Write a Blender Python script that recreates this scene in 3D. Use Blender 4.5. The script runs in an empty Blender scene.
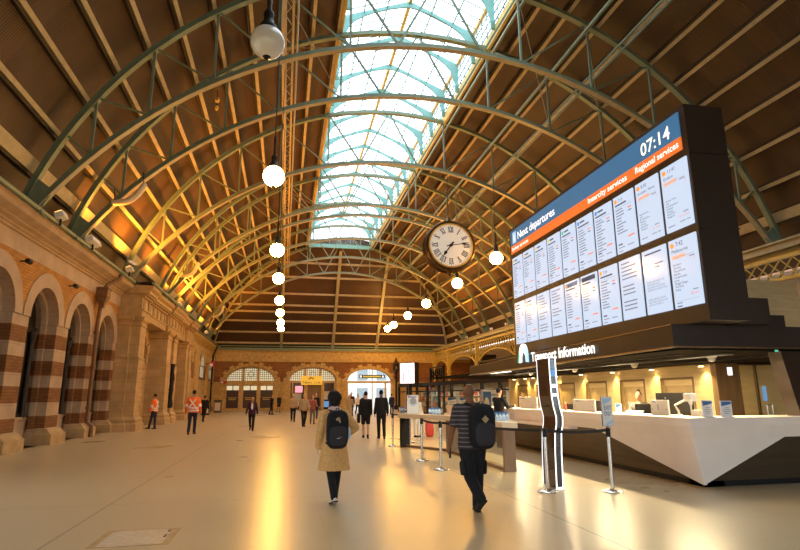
import bpy, bmesh, math, random
from mathutils import Vector, Matrix
random.seed(7)
SC = bpy.context.scene
COL = SC.collection
PI = math.pi
def R(d): return math.radians(d)

# ------------------------------------------------------------------ materials
def mat(name, col, rough=0.6, metal=0.0, var=0.0, scale=6.0, bump=0.0, bscale=40.0, emit=None, estr=0.0, spec=0.5, coat=0.0, stretch=(1, 1, 1)):
    m = bpy.data.materials.new(name); m.use_nodes = True
    nt = m.node_tree; b = nt.nodes['Principled BSDF']
    b.inputs['Base Color'].default_value = (*col, 1)
    b.inputs['Roughness'].default_value = rough
    b.inputs['Metallic'].default_value = metal
    b.inputs['Specular IOR Level'].default_value = spec
    b.inputs['Coat Weight'].default_value = coat
    if emit:
        b.inputs['Emission Color'].default_value = (*emit, 1)
        b.inputs['Emission Strength'].default_value = estr
    if var > 0 or bump > 0:
        tc = nt.nodes.new('ShaderNodeTexCoord')
        mp = nt.nodes.new('ShaderNodeMapping'); mp.inputs['Scale'].default_value = stretch
        nt.links.new(tc.outputs['Object'], mp.inputs['Vector'])
    if var > 0:
        n = nt.nodes.new('ShaderNodeTexNoise'); n.inputs['Scale'].default_value = scale; n.inputs['Detail'].default_value = 4
        nt.links.new(mp.outputs['Vector'], n.inputs['Vector'])
        r = nt.nodes.new('ShaderNodeValToRGB')
        r.color_ramp.elements[0].position = 0.3; r.color_ramp.elements[1].position = 0.7
        r.color_ramp.elements[0].color = (*[max(0, c * (1 - var)) for c in col], 1)
        r.color_ramp.elements[1].color = (*[min(1, c * (1 + var)) for c in col], 1)
        nt.links.new(n.outputs['Fac'], r.inputs['Fac'])
        nt.links.new(r.outputs['Color'], b.inputs['Base Color'])
    if bump > 0:
        n2 = nt.nodes.new('ShaderNodeTexNoise'); n2.inputs['Scale'].default_value = bscale
        nt.links.new(mp.outputs['Vector'], n2.inputs['Vector'])
        bp = nt.nodes.new('ShaderNodeBump'); bp.inputs['Strength'].default_value = bump; bp.inputs['Distance'].default_value = 0.02
        nt.links.new(n2.outputs['Fac'], bp.inputs['Height'])
        nt.links.new(bp.outputs['Normal'], b.inputs['Normal'])
    return m

def math_node(nt, op, a, b=None, clamp=False):
    n = nt.nodes.new('ShaderNodeMath'); n.operation = op; n.use_clamp = clamp
    for i, v in enumerate((a, b)):
        if v is None: continue
        if isinstance(v, (int, float)): n.inputs[i].default_value = v
        else: nt.links.new(v, n.inputs[i])
    return n.outputs[0]

def mix_col(nt, fac, a, b):
    n = nt.nodes.new('ShaderNodeMix'); n.data_type = 'RGBA'
    if isinstance(fac, (int, float)): n.inputs[0].default_value = fac
    else: nt.links.new(fac, n.inputs[0])
    for i, v in ((6, a), (7, b)):
        if isinstance(v, tuple): n.inputs[i].default_value = (*v, 1)
        else: nt.links.new(v, n.inputs[i])
    return n.outputs[2]

def banded_wall_mat(name, stone, brick_hi, brick_lo, bands, top_brick, brick_top, face_x=None, bw=0.3, bh=0.1):
    """stone with brick courses: bands = list of (z0,z1) brick belts; above top_brick.. brick_top = upper brick"""
    m = bpy.data.materials.new(name); m.use_nodes = True
    nt = m.node_tree; b = nt.nodes['Principled BSDF']; b.inputs['Roughness'].default_value = 0.75
    g = nt.nodes.new('ShaderNodeNewGeometry')
    sep = nt.nodes.new('ShaderNodeSeparateXYZ'); nt.links.new(g.outputs['Position'], sep.inputs[0])
    z = sep.outputs['Z']
    # brick plane coordinates: (x+y, z)
    s = math_node(nt, 'ADD', sep.outputs['X'], sep.outputs['Y'])
    cmb = nt.nodes.new('ShaderNodeCombineXYZ'); nt.links.new(s, cmb.inputs[0]); nt.links.new(z, cmb.inputs[1])
    def brick(c1, c2, mortar, w, h, ms):
        t = nt.nodes.new('ShaderNodeTexBrick'); nt.links.new(cmb.outputs[0], t.inputs['Vector'])
        t.inputs['Color1'].default_value = (*c1, 1); t.inputs['Color2'].default_value = (*c2, 1); t.inputs['Mortar'].default_value = (*mortar, 1)
        t.inputs['Scale'].default_value = 1.0; t.inputs['Brick Width'].default_value = w; t.inputs['Row Height'].default_value = h
        t.inputs['Mortar Size'].default_value = ms
        return t
    def darker(c, k): return tuple(x * k for x in c)
    bl = brick(brick_lo, darker(brick_lo, .7), darker(brick_lo, .55), bw, bh, .012)
    bhh = brick(brick_hi, darker(brick_hi, .75), darker(brick_hi, .6), bw, bh, .012)
    st = brick(stone, darker(stone, .88), darker(stone, .6), 1.1, .47, .008)
    no = nt.nodes.new('ShaderNodeTexNoise'); no.inputs['Scale'].default_value = 1.7; no.inputs['Detail'].default_value = 5
    nt.links.new(g.outputs['Position'], no.inputs['Vector'])
    ng = math_node(nt, 'MULTIPLY_ADD', no.outputs['Fac'], 0.7); nt.nodes[-1].inputs[2].default_value = 0.62
    f = None
    for z0, z1 in bands:
        a = math_node(nt, 'MULTIPLY', math_node(nt, 'GREATER_THAN', z, z0), math_node(nt, 'LESS_THAN', z, z1))
        f = a if f is None else math_node(nt, 'ADD', f, a, True)
    c = mix_col(nt, f if f is not None else 0.0, st.outputs['Color'], bl.outputs['Color'])
    a = math_node(nt, 'MULTIPLY', math_node(nt, 'GREATER_THAN', z, top_brick), math_node(nt, 'LESS_THAN', z, brick_top))
    if face_x is not None: a = math_node(nt, 'MULTIPLY', a, math_node(nt, 'GREATER_THAN', sep.outputs['X'], face_x))
    c = mix_col(nt, a, c, bhh.outputs['Color'])
    mul = nt.nodes.new('ShaderNodeVectorMath'); mul.operation = 'SCALE'
    nt.links.new(c, mul.inputs[0]); nt.links.new(ng, mul.inputs['Scale'])
    nt.links.new(mul.outputs[0], b.inputs['Base Color'])
    bp = nt.nodes.new('ShaderNodeBump'); bp.inputs['Strength'].default_value = .35; bp.inputs['Distance'].default_value = .01
    nt.links.new(no.outputs['Fac'], bp.inputs['Height']); nt.links.new(bp.outputs['Normal'], b.inputs['Normal'])
    return m

def roof_mat():
    m = bpy.data.materials.new('corrugated_roof'); m.use_nodes = True
    nt = m.node_tree; b = nt.nodes['Principled BSDF']; b.inputs['Roughness'].default_value = .5
    b.inputs['Specular IOR Level'].default_value = .4
    g = nt.nodes.new('ShaderNodeNewGeometry')
    sep = nt.nodes.new('ShaderNodeSeparateXYZ'); nt.links.new(g.outputs['Position'], sep.inputs[0])
    y = sep.outputs['Y']
    w = math_node(nt, 'SINE', math_node(nt, 'MULTIPLY', y, 2 * PI / 0.09))
    h = math_node(nt, 'MULTIPLY_ADD', w, .5); nt.nodes[-1].inputs[2].default_value = .5
    fl = math_node(nt, 'FLOOR', math_node(nt, 'MULTIPLY', y, 1 / .75))
    wn = nt.nodes.new('ShaderNodeTexWhiteNoise'); wn.noise_dimensions = '1D'; nt.links.new(fl, wn.inputs['W'])
    no = nt.nodes.new('ShaderNodeTexNoise'); no.inputs['Scale'].default_value = .6; no.inputs['Detail'].default_value = 4
    nt.links.new(g.outputs['Position'], no.inputs['Vector'])
    c = mix_col(nt, wn.outputs['Value'], (.080, .040, .018), (.13, .066, .028))
    c = mix_col(nt, no.outputs['Fac'], c, (.052, .028, .022))
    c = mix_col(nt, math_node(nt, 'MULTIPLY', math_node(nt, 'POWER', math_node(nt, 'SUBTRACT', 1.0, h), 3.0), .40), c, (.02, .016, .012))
    nt.links.new(c, b.inputs['Base Color'])
    bp = nt.nodes.new('ShaderNodeBump'); bp.inputs['Strength'].default_value = .5; bp.inputs['Distance'].default_value = .015
    nt.links.new(h, bp.inputs['Height']); nt.links.new(bp.outputs['Normal'], b.inputs['Normal'])
    return m

def floor_mat():
    m = bpy.data.materials.new('polished_terrazzo'); m.use_nodes = True
    nt = m.node_tree; b = nt.nodes['Principled BSDF']
    g = nt.nodes.new('ShaderNodeNewGeometry')
    sep = nt.nodes.new('ShaderNodeSeparateXYZ'); nt.links.new(g.outputs['Position'], sep.inputs[0])
    x, y = sep.outputs['X'], sep.outputs['Y']
    def line(v, off, period, width):
        t = math_node(nt, 'DIVIDE', math_node(nt, 'SUBTRACT', v, off), period)
        fr = math_node(nt, 'ABSOLUTE', math_node(nt, 'SUBTRACT', t, math_node(nt, 'ROUND', t)))
        return math_node(nt, 'LESS_THAN', fr, width / period / 2)
    ln = math_node(nt, 'MAXIMUM', line(x, -2.61, 6.36, .03), math_node(nt, 'MULTIPLY', line(y, 9.9, 6.0, .03), .5))
    fine = math_node(nt, 'MAXIMUM', line(x, -2.61, 1.06, .014), line(y, 9.9, 1.0, .014))
    n1 = nt.nodes.new('ShaderNodeTexNoise'); n1.inputs['Scale'].default_value = .35; n1.inputs['Detail'].default_value = 6
    n2 = nt.nodes.new('ShaderNodeTexNoise'); n2.inputs['Scale'].default_value = 60; n2.inputs['Detail'].default_value = 2
    for n in (n1, n2): nt.links.new(g.outputs['Position'], n.inputs['Vector'])
    c = mix_col(nt, n1.outputs['Fac'], (.46, .345, .185), (.60, .465, .265))
    c = mix_col(nt, math_node(nt, 'MULTIPLY', n2.outputs['Fac'], .35), c, (.42, .34, .24))
    c = mix_col(nt, math_node(nt, 'MULTIPLY', fine, .22), c, (.30, .23, .15))
    c = mix_col(nt, math_node(nt, 'MULTIPLY', ln, .7), c, (.16, .12, .08))
    nt.links.new(c, b.inputs['Base Color'])
    b.inputs['Specular IOR Level'].default_value = .5
    rr = math_node(nt, 'MULTIPLY_ADD', n1.outputs['Fac'], .16); nt.nodes[-1].inputs[2].default_value = .22
    nt.links.new(rr, b.inputs['Roughness'])
    bp = nt.nodes.new('ShaderNodeBump'); bp.inputs['Strength'].default_value = .04; bp.inputs['Distance'].default_value = .02
    n3 = nt.nodes.new('ShaderNodeTexNoise'); n3.inputs['Scale'].default_value = 2.5
    nt.links.new(g.outputs['Position'], n3.inputs['Vector'])
    nt.links.new(n3.outputs['Fac'], bp.inputs['Height']); nt.links.new(bp.outputs['Normal'], b.inputs['Normal'])
    return m

def emis(name, col, s, base=(.8, .8, .8), rough=.25):
    return mat(name, base, rough, emit=col, estr=s)

def glass_mat(name, tint=(.9, .95, .95), amount=.12, rough=.03, body=(.8, .85, .85), diff=0.0):
    m = bpy.data.materials.new(name); m.use_nodes = True
    nt = m.node_tree; nt.nodes.clear()
    out = nt.nodes.new('ShaderNodeOutputMaterial')
    tr = nt.nodes.new('ShaderNodeBsdfTransparent'); tr.inputs[0].default_value = (*tint, 1)
    gl = nt.nodes.new('ShaderNodeBsdfGlossy'); gl.inputs['Roughness'].default_value = rough; gl.inputs[0].default_value = (.9, .9, .9, 1)
    mx = nt.nodes.new('ShaderNodeMixShader'); mx.inputs[0].default_value = amount
    nt.links.new(tr.outputs[0], mx.inputs[1]); nt.links.new(gl.outputs[0], mx.inputs[2])
    last = mx
    if diff > 0:
        tl = nt.nodes.new('ShaderNodeBsdfTranslucent'); tl.inputs[0].default_value = (*body, 1)
        m2 = nt.nodes.new('ShaderNodeMixShader'); m2.inputs[0].default_value = diff
        nt.links.new(last.outputs[0], m2.inputs[1]); nt.links.new(tl.outputs[0], m2.inputs[2]); last = m2
    nt.links.new(last.outputs[0], out.inputs[0])
    return m

BR_BANDS = [(.56, 1.0), (1.47, 1.99), (2.41, 2.93), (3.37, 3.89)]
M = dict(
    floor=floor_mat(), roof=roof_mat(),
    wall=banded_wall_mat('banded_brick_and_sandstone', (.46, .32, .20), (.54, .23, .03), (.24, .09, .02), BR_BANDS, 4.33, 6.1, -8.32),
    farwall=banded_wall_mat('far_brick_and_sandstone', (.58, .38, .13), (.36, .15, .04), (.30, .12, .04), [(3.3, 5.72)], 3.9, 5.72),
    stone=mat('sandstone', (.42, .275, .12), .75, var=.18, scale=3, bump=.3, bscale=30),
    ashlar=banded_wall_mat('ashlar_sandstone', (.50, .325, .14), (.4, .2, .1), (.4, .2, .1), [], 99, 100),
    stone_gold=mat('golden_sandstone', (.60, .40, .14), .75, var=.2, scale=3, bump=.3, bscale=30),
    stone_pale=mat('pale_sandstone', (.44, .31, .20), .7, var=.12, scale=2, bump=.2, bscale=30),
    pier_brick=mat('dark_brick', (.32, .14, .06), .8, var=.25, scale=9, bump=.4, bscale=25),
    steel_green=mat('sage_green_painted_steel', (.18, .24, .165), .45, var=.1, scale=4),
    steel_teal=mat('pale_teal_painted_steel', (.16, .36, .34), .5, var=.06, scale=4),
    chord=mat('cream_painted_steel', (.36, .32, .21), .45, var=.1, scale=4),
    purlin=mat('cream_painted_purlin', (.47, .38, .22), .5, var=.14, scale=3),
    purlin_shade=mat('dark_purlin_shade', (.025, .018, .012), .6, var=.3, scale=4),  # near-black colour stands in for the shaded purlin web
    ochre=mat('ochre_painted_steel', (.62, .44, .10), .5, var=.15, scale=4),
    skyglass=glass_mat('skylight_glass', (.97, .98, .99), .05, .1, (.95, .97, 1), .25),
    bar=mat('glazing_bar', (.06, .09, .085), .5, var=.05),
    black=mat('black_metal', (.012, .012, .013), .45, var=.2, spec=.25),
    darkvoid=mat('dark_timber', (.018, .012, .008), .5, var=.3),
    bronze=mat('dark_bronze', (.045, .028, .018), .35, metal=.2, var=.15, scale=3),
    globe_on=emis('lit_opal_glass', (1, .49, .10), 135, (.9, .8, .6)),
    globe_off=mat('unlit_opal_glass', (.86, .80, .72), .12, coat=.5),
    pipe=mat('brown_downpipe', (.16, .075, .03), .5, var=.2),
    door=mat('dark_red_timber_door', (.06, .022, .014), .35, var=.25, scale=5),
    clockcase=mat('bronze_clock_case', (.12, .07, .04), .3, metal=.7, var=.2, scale=5),
    clockgold=mat('gilt_ring', (.80, .52, .10), .35, metal=.3, var=.1),
    clockface=mat('white_clock_face', (.86, .80, .72), .5, emit=(1, .88, .75), estr=.22),
    clocknum=mat('slate_lettering', (.10, .12, .17), .6, var=.1),
    numeral=mat('black_numeral', (.01, .01, .01), .5, var=.1),
    board=mat('brown_black_cladding', (.034, .022, .017), .42, var=.15, scale=2),
    blue=emis('lit_blue_header', (.045, .16, .33), .72, (.05, .15, .3)),
    orange=emis('lit_orange_header', (.95, .20, .035), .78, (.5, .12, .03)),
    screen=emis('lit_display', (.68, .80, 1.0), .92, (.1, .1, .1), .12),
    whitetext=emis('white_lettering', (1, 1, 1), 1.1),
    clocktext=emis('cream_lettering', (1, .93, .78), 1.05),
    darktext=mat('dark_screen_text', (.05, .05, .08), .6, var=.1, emit=(.05, .06, .10), estr=1.0),
    greytext=mat('grey_screen_text', (.1, .1, .12), .6, var=.1, emit=(.19, .22, .30), estr=1.0),
    orangetext=emis('orange_screen_text', (.95, .35, .06), .9, (.5, .2, .05)),
    redtext=emis('red_screen_text', (.85, .25, .2), .85, (.5, .2, .1)),
    greentext=emis('green_screen_icon', (.05, .6, .35), .8, (.1, .4, .2)),
    bluetext=emis('blue_screen_icon', (.08, .3, .75), .8, (.1, .2, .4)),
    yellowtext=emis('yellow_screen_icon', (.9, .65, .1), .8, (.4, .3, .1)),
    counter=mat('white_solid_counter', (.90, .79, .70), .35, var=.04, scale=2),
    skirt=mat('dark_bronze_skirt', (.10, .075, .05), .32, metal=.6, var=.2, scale=3, stretch=(.2, .2, 3)),
    kioskwall=mat('tan_wall_panel', (.72, .58, .32), .6, var=.1, scale=3, stretch=(.4, .4, 4)),
    kioskniche=mat('brown_tan_niche_panel', (.50, .38, .19), .55, var=.12, scale=3),
    brownpanel=mat('brown_timber_panel', (.22, .13, .055), .45, var=.2, scale=3, stretch=(3, 3, .3)),
    steel=mat('brushed_steel', (.62, .58, .52), .22, metal=1.0, var=.03, scale=20),
    steel_dark=mat('dark_brushed_metal', (.18, .15, .12), .32, metal=.9, var=.2, scale=10),
    white=mat('white_board', (.80, .78, .74), .5, var=.03),
    paper=mat('white_card', (.82, .82, .84), .5, var=.03),
    bluecard=mat('blue_print', (.05, .16, .42), .5, var=.1),
    paleblue=mat('pale_blue_print', (.45, .62, .80), .5, var=.05),
    greycard=mat('grey_print', (.35, .37, .40), .5, var=.1),
    red=mat('red_plastic', (.55, .05, .03), .4, var=.1),
    totemlight=emis('lit_white_edge', (1, 1, 1), 1.5),
    totem=mat('gloss_brown_black', (.035, .02, .014), .12, var=.1, coat=.6),
    glass=glass_mat('clear_glass', (.92, .95, .93), .12),
    glassblue=mat('blue_screen', (.1, .3, .6), .3, emit=(.2, .45, .9), estr=.5),
    tabletop=mat('cream_table_top', (.74, .62, .46), .35, var=.06, scale=3),
    tableleg=mat('brown_laminate', (.24, .15, .09), .4, var=.12, scale=4),
    belt=mat('black_webbing', (.015, .014, .014), .7, var=.2, scale=60),
    ad=emis('lit_advert', (.98, .93, .96), 1.4, (.8, .8, .8)),
    adpink=emis('lit_pink', (.9, .35, .45), 1.0, (.8, .3, .4)),
    yellowsign=emis('lit_yellow_sign', (.9, .5, .04), .55, (.7, .45, .05)),
    browntext=mat('brown_lettering', (.2, .08, .02), .6, var=.1),
    leadglass=emis('daylit_leaded_glass', (.85, .76, .50), .62, (.7, .7, .6)),
    lead=mat('lead_came', (.10, .09, .06), .5, var=.1),
    brownbrick=mat('brown_glazed_brick', (.33, .16, .08), .5, var=.2, scale=6),
    soffit=mat('black_soffit', (.010, .008, .007), .9, var=.2, spec=.05),
    whiteceiling=mat('white_ceiling_panel', (.72, .68, .66), .6, var=.05),
    outside=mat('pale_street_facade', (.78, .80, .82), .7, var=.12, scale=.7),
    goldlamp=emis('lit_floodlight_glass', (1, .5, .12), 6, (.8, .6, .3)),
    tubelamp=mat('cream_curved_fitting', (.75, .62, .46), .5, var=.08),
    downlamp=emis('lit_downlight', (1, .72, .32), 14, (.9, .8, .5)),
    striplamp=emis('lit_strip', (1, .93, .8), 3.5, (.9, .9, .8)),
)
def solid(name, c, rough=.75, **k): return mat(name, c, rough, var=k.pop('var', .12), scale=k.pop('scale', 25), spec=k.pop('spec', .18), **k)
SK = {'pale': solid('pale_skin', (.62, .38, .26), .5), 'tan': solid('tan_skin', (.46, .25, .15), .5), 'dark': solid('dark_skin', (.20, .088, .04), .5)}
CL = dict(
    camel=solid('camel_wool', (.64, .35, .125), .85), black=solid('black_cloth', (.014, .013, .015), .8), navy=solid('navy_cloth', (.022, .024, .05), .8),
    plum=solid('plum_cloth', (.05, .02, .05), .8), hivis=solid('orange_hi_vis', (.95, .17, .03), .7), silver=solid('silver_reflective_tape', (.82, .78, .72), .4),
    tan=solid('tan_knit', (.42, .30, .17), .85), grey=solid('grey_cloth', (.16, .14, .12), .8), check=solid('red_check_cloth', (.30, .10, .07), .8, scale=60),
    white=solid('white_cloth', (.75, .72, .68), .8), charcoal=solid('charcoal_cloth', (.035, .032, .034), .8), pink=solid('pink_scarf', (.68, .48, .42), .85),
    hair=solid('black_hair', (.012, .009, .008), .6), brownhair=solid('brown_hair', (.09, .04, .018), .6), blond=solid('fair_hair', (.45, .26, .08), .6),
    shoe=solid('black_leather', (.012, .011, .011), .45), paleshoe=solid('pale_trainer', (.7, .62, .56), .6), brownshoe=solid('brown_leather', (.16, .08, .03), .5), khaki=solid('khaki_stripe', (.30, .24, .20), .8))
def stripe_mat():
    m = bpy.data.materials.new('striped_jersey'); m.use_nodes = True
    nt = m.node_tree; b = nt.nodes['Principled BSDF']; b.inputs['Roughness'].default_value = .85
    tc = nt.nodes.new('ShaderNodeTexCoord'); sep = nt.nodes.new('ShaderNodeSeparateXYZ'); nt.links.new(tc.outputs['Object'], sep.inputs[0])
    t = math_node(nt, 'MULTIPLY', sep.outputs['Z'], 1 / .062)
    f = math_node(nt, 'GREATER_THAN', math_node(nt, 'FRACT', t), .72)
    nt.links.new(mix_col(nt, f, (.028, .022, .024), (.17, .125, .115)), b.inputs['Base Color'])
    return m
CL['stripe'] = stripe_mat()

# ------------------------------------------------------------------ mesh builder
class MB:
    def __init__(s): s.v = []; s.f = []; s.mi = []; s.cur = 0
    def face(s, *ids): s.f.append(ids); s.mi.append(s.cur)
    def quadpts(s, pts):
        n = len(s.v); s.v += [tuple(p) for p in pts]; s.face(*range(n, n + len(pts)))
    def box(s, x0, x1, y0, y1, z0, z1):
        n = len(s.v)
        s.v += [(x, y, z) for z in (z0, z1) for y in (y0, y1) for x in (x0, x1)]
        for q in ((0, 2, 3, 1), (4, 5, 7, 6), (0, 1, 5, 4), (2, 6, 7, 3), (0, 4, 6, 2), (1, 3, 7, 5)): s.face(*[n + i for i in q])
        return s
    def obox(s, c, ax, ay, az):
        """oriented box with half-axis vectors"""
        c, ax, ay, az = map(Vector, (c, ax, ay, az)); n = len(s.v)
        s.v += [tuple(c + i * ax + j * ay + k * az) for k in (-1, 1) for j in (-1, 1) for i in (-1, 1)]
        for q in ((0, 2, 3, 1), (4, 5, 7, 6), (0, 1, 5, 4), (2, 6, 7, 3), (0, 4, 6, 2), (1, 3, 7, 5)): s.face(*[n + i for i in q])
        return s
    def bar(s, p, q, w, h=None, up=(0, 0, 1)):
        """straight square bar"""
        p, q = Vector(p), Vector(q); h = h or w; d = q - p; L = d.length
        if L < 1e-6: return s
        d.normalize(); u = Vector(up)
        if abs(d.dot(u)) > .98: u = Vector((0, 1, 0))
        sd = d.cross(u).normalized(); u2 = sd.cross(d).normalized()
        return s.obox((p + q) / 2, d * L / 2, sd * w / 2, u2 * h / 2)
    def sweep(s, pts, secs, closed=False):
        """pts: list of centres, secs: list of lists of points (same length) -> skin"""
        n = len(s.v); k = len(secs[0])
        for sec in secs: s.v += [tuple(p) for p in sec]
        m = len(secs)
        for i in range(m if closed else m - 1):
            j = (i + 1) % m
            for a in range(k):
                b = (a + 1) % k
                s.face(n + i * k + a, n + i * k + b, n + j * k + b, n + j * k + a)
        if not closed:
            s.face(*[n + a for a in reversed(range(k))]); s.face(*[n + (m - 1) * k + a for a in range(k)])
        return s
    def beam(s, pts, nrm, w, h, closed=False):
        """rectangular beam along pts; nrm = unit normals; w across (binormal), h along normal"""
        secs = []
        N = len(pts)
        for i, p in enumerate(pts):
            p = Vector(p); a = Vector(pts[max(0, i - 1)]); b = Vector(pts[min(N - 1, i + 1)])
            if closed: a = Vector(pts[(i - 1) % N]); b = Vector(pts[(i + 1) % N])
            t = (b - a).normalized(); nn = Vector(nrm[i] if isinstance(nrm, list) else nrm)
            nn = (nn - t * nn.dot(t)).normalized(); bi = t.cross(nn)
            secs.append([p + bi * w / 2 + nn * h / 2, p - bi * w / 2 + nn * h / 2, p - bi * w / 2 - nn * h / 2, p + bi * w / 2 - nn * h / 2])
        return s.sweep(pts, secs, closed)
    def tube(s, pts, r, n=8, closed=False):
        pts = [Vector(p) for p in pts]; secs = []; N = len(pts); pn = None
        rs = r if isinstance(r, (list, tuple)) else [r] * N
        for i, p in enumerate(pts):
            a = pts[(i - 1) % N] if closed else pts[max(0, i - 1)]; b = pts[(i + 1) % N] if closed else pts[min(N - 1, i + 1)]
            t = (b - a).normalized()
            if pn is None:
                u = Vector((0, 0, 1)) if abs(t.z) < .9 else Vector((0, 1, 0))
                pn = t.cross(u).normalized()
            pn = (pn - t * pn.dot(t)).normalized(); bi = t.cross(pn)
            secs.append([p + (pn * math.cos(2 * PI * k / n) + bi * math.sin(2 * PI * k / n)) * rs[i] for k in range(n)])
        return s.sweep(pts, secs, closed)
    def lathe(s, prof, c=(0, 0, 0), n=24, axis='Z'):
        """prof: list of (r, h); revolved about axis through c"""
        secs = []
        for r, h in prof:
            ring = []
            for k in range(n):
                a = 2 * PI * k / n; x, y = math.cos(a) * r, math.sin(a) * r
                p = (x, y, h) if axis == 'Z' else ((x, h, y) if axis == 'Y' else (h, x, y))
                ring.append((c[0] + p[0], c[1] + p[1], c[2] + p[2]))
            secs.append(ring)
        return s.sweep(None, secs)
    def ell(s, c, rx, ry, rz, n=16, m=10, e=1.0, rot=None):
        """superellipsoid; e<1 boxier"""
        def sp(v): return math.copysign(abs(v) ** e, v)
        secs = []; c = Vector(c)
        for i in range(m + 1):
            ph = -PI / 2 + PI * i / m; ph = max(-PI / 2 + .02, min(PI / 2 - .02, ph)); ring = []
            for k in range(n):
                th = 2 * PI * k / n
                p = Vector((rx * sp(math.cos(ph)) * sp(math.cos(th)), ry * sp(math.cos(ph)) * sp(math.sin(th)), rz * sp(math.sin(ph))))
                ring.append(c + (rot @ p if rot else p))
            secs.append(ring)
        return s.sweep(None, secs)
    def prism(s, poly, ext):
        """poly: list of 3d points, ext: vector"""
        n = len(s.v); k = len(poly); e = Vector(ext)
        s.v += [tuple(p) for p in poly] + [tuple(Vector(p) + e) for p in poly]
        s.face(*range(n, n + k)); s.face(*[n + k + i for i in reversed(range(k))])
        for i in range(k):
            j = (i + 1) % k; s.face(n + i, n + k + i, n + k + j, n + j)
        return s
    def capsule(s, p, r0, q, r1, n=12):
        p, q = Vector(p), Vector(q); d = (q - p)
        if d.length < 1e-5: d = Vector((0, 0, 1e-3)); q = p + d
        t = d.normalized(); u = Vector((0, 0, 1)) if abs(t.z) < .9 else Vector((0, 1, 0))
        a = t.cross(u).normalized(); b = t.cross(a); secs = []
        for k in (-85, -50, -20): secs.append((p + t * math.sin(R(k)) * r0, math.cos(R(k)) * r0))
        secs.append((p, r0)); secs.append((q, r1))
        for k in (20, 50, 85): secs.append((q + t * math.sin(R(k)) * r1, math.cos(R(k)) * r1))
        return s.sweep(None, [[c + (a * math.cos(2 * PI * i / n) + b * math.sin(2 * PI * i / n)) * r for i in range(n)] for c, r in secs])
    def mesh(s, name):
        me = bpy.data.meshes.new(name); me.from_pydata(s.v, [], s.f)
        me.polygons.foreach_set('material_index', s.mi)
        bm = bmesh.new(); bm.from_mesh(me); bmesh.ops.recalc_face_normals(bm, faces=bm.faces); bm.to_mesh(me); bm.free()
        return me
    def build(s, name, mats, parent=None, smooth=False, bevel=0, **props):
        me = s.mesh(name)
        for m_ in (mats if isinstance(mats, (list, tuple)) else [mats]): me.materials.append(m_)
        if smooth: smooth_mesh(me)
        o = bpy.data.objects.new(name, me); COL.objects.link(o)
        if parent is not None:
            mw = world(parent).inverted(); me.transform(mw); o.parent = parent
        for k_, v_ in props.items(): o[k_] = v_
        if bevel:
            bv = o.modifiers.new('bevel', 'BEVEL'); bv.width = bevel; bv.segments = 2; bv.limit_method = 'ANGLE'
        return o

def smooth_mesh(me, ang=40):
    me.polygons.foreach_set('use_smooth', [True] * len(me.polygons))
    try: me.set_sharp_from_angle(angle=R(ang))
    except Exception: pass
def world(o):
    m = Matrix.LocRotScale(o.location, o.rotation_euler, o.scale)
    return world(o.parent) @ m if o.parent else m
def thing(name, label, cat, loc=(0, 0, 0), rz=0, group=None, kind=None):
    o = bpy.data.objects.new(name, None); COL.objects.link(o); o.empty_display_size = .2
    o.location = loc; o.rotation_euler = (0, 0, rz); tag(o, label, cat, group, kind); return o
def tag(o, label=None, cat=None, group=None, kind=None):
    if label: o['label'] = label
    if cat: o['category'] = cat
    if group: o['group'] = group
    if kind: o['kind'] = kind
    return o
def dup(o, loc=None, rz=None, label=None, group=None, parent=None):
    c = o.copy(); COL.objects.link(c)
    if parent is not None: c.parent = parent
    if loc is not None: c.location = loc
    if rz is not None: c.rotation_euler = (0, 0, rz)
    if label: c['label'] = label
    if group: c['group'] = group
    for ch in list(o.children): dup(ch, parent=c)
    return c
def structure(o): o['kind'] = 'structure'; return o
def empty_structure(name):
    o = bpy.data.objects.new(name, None); COL.objects.link(o); o['kind'] = 'structure'; return o

def text(string, name, m, origin, right, up, height, width=None, align='LEFT', depth=.006, parent=None, bold=0.0, spacing=1.0):
    """flat lettering as a mesh; height = cap height in metres; width squeezes to fit"""
    cu = bpy.data.curves.new('tmp', 'FONT'); cu.body = string; cu.align_x = align; cu.size = 1; cu.extrude = .0; cu.offset = bold; cu.space_line = spacing
    cu.resolution_u = 3
    o = bpy.data.objects.new('tmp', cu); COL.objects.link(o)
    dg = bpy.context.evaluated_depsgraph_get(); dg.update()
    me = bpy.data.meshes.new_from_object(o.evaluated_get(dg)); bpy.data.objects.remove(o); bpy.data.curves.remove(cu)
    me.name = name
    xs = [v.co.x for v in me.vertices]; w = (max(xs) - min(xs)) if xs else 1
    s = height / .69; sx = s if width is None else width / w
    rt, u = Vector(right).normalized(), Vector(up).normalized(); nr = rt.cross(u)
    og = Vector(origin) + nr * depth
    mt = Matrix(((rt.x * sx, u.x * s, nr.x, og.x), (rt.y * sx, u.y * s, nr.y, og.y), (rt.z * sx, u.z * s, nr.z, og.z), (0, 0, 0, 1)))
    me.transform(mt); me.materials.clear(); me.materials.append(m)
    ob = bpy.data.objects.new(name, me); COL.objects.link(ob)
    if parent is not None: me.transform(world(parent).inverted()); ob.parent = parent
    return ob

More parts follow.
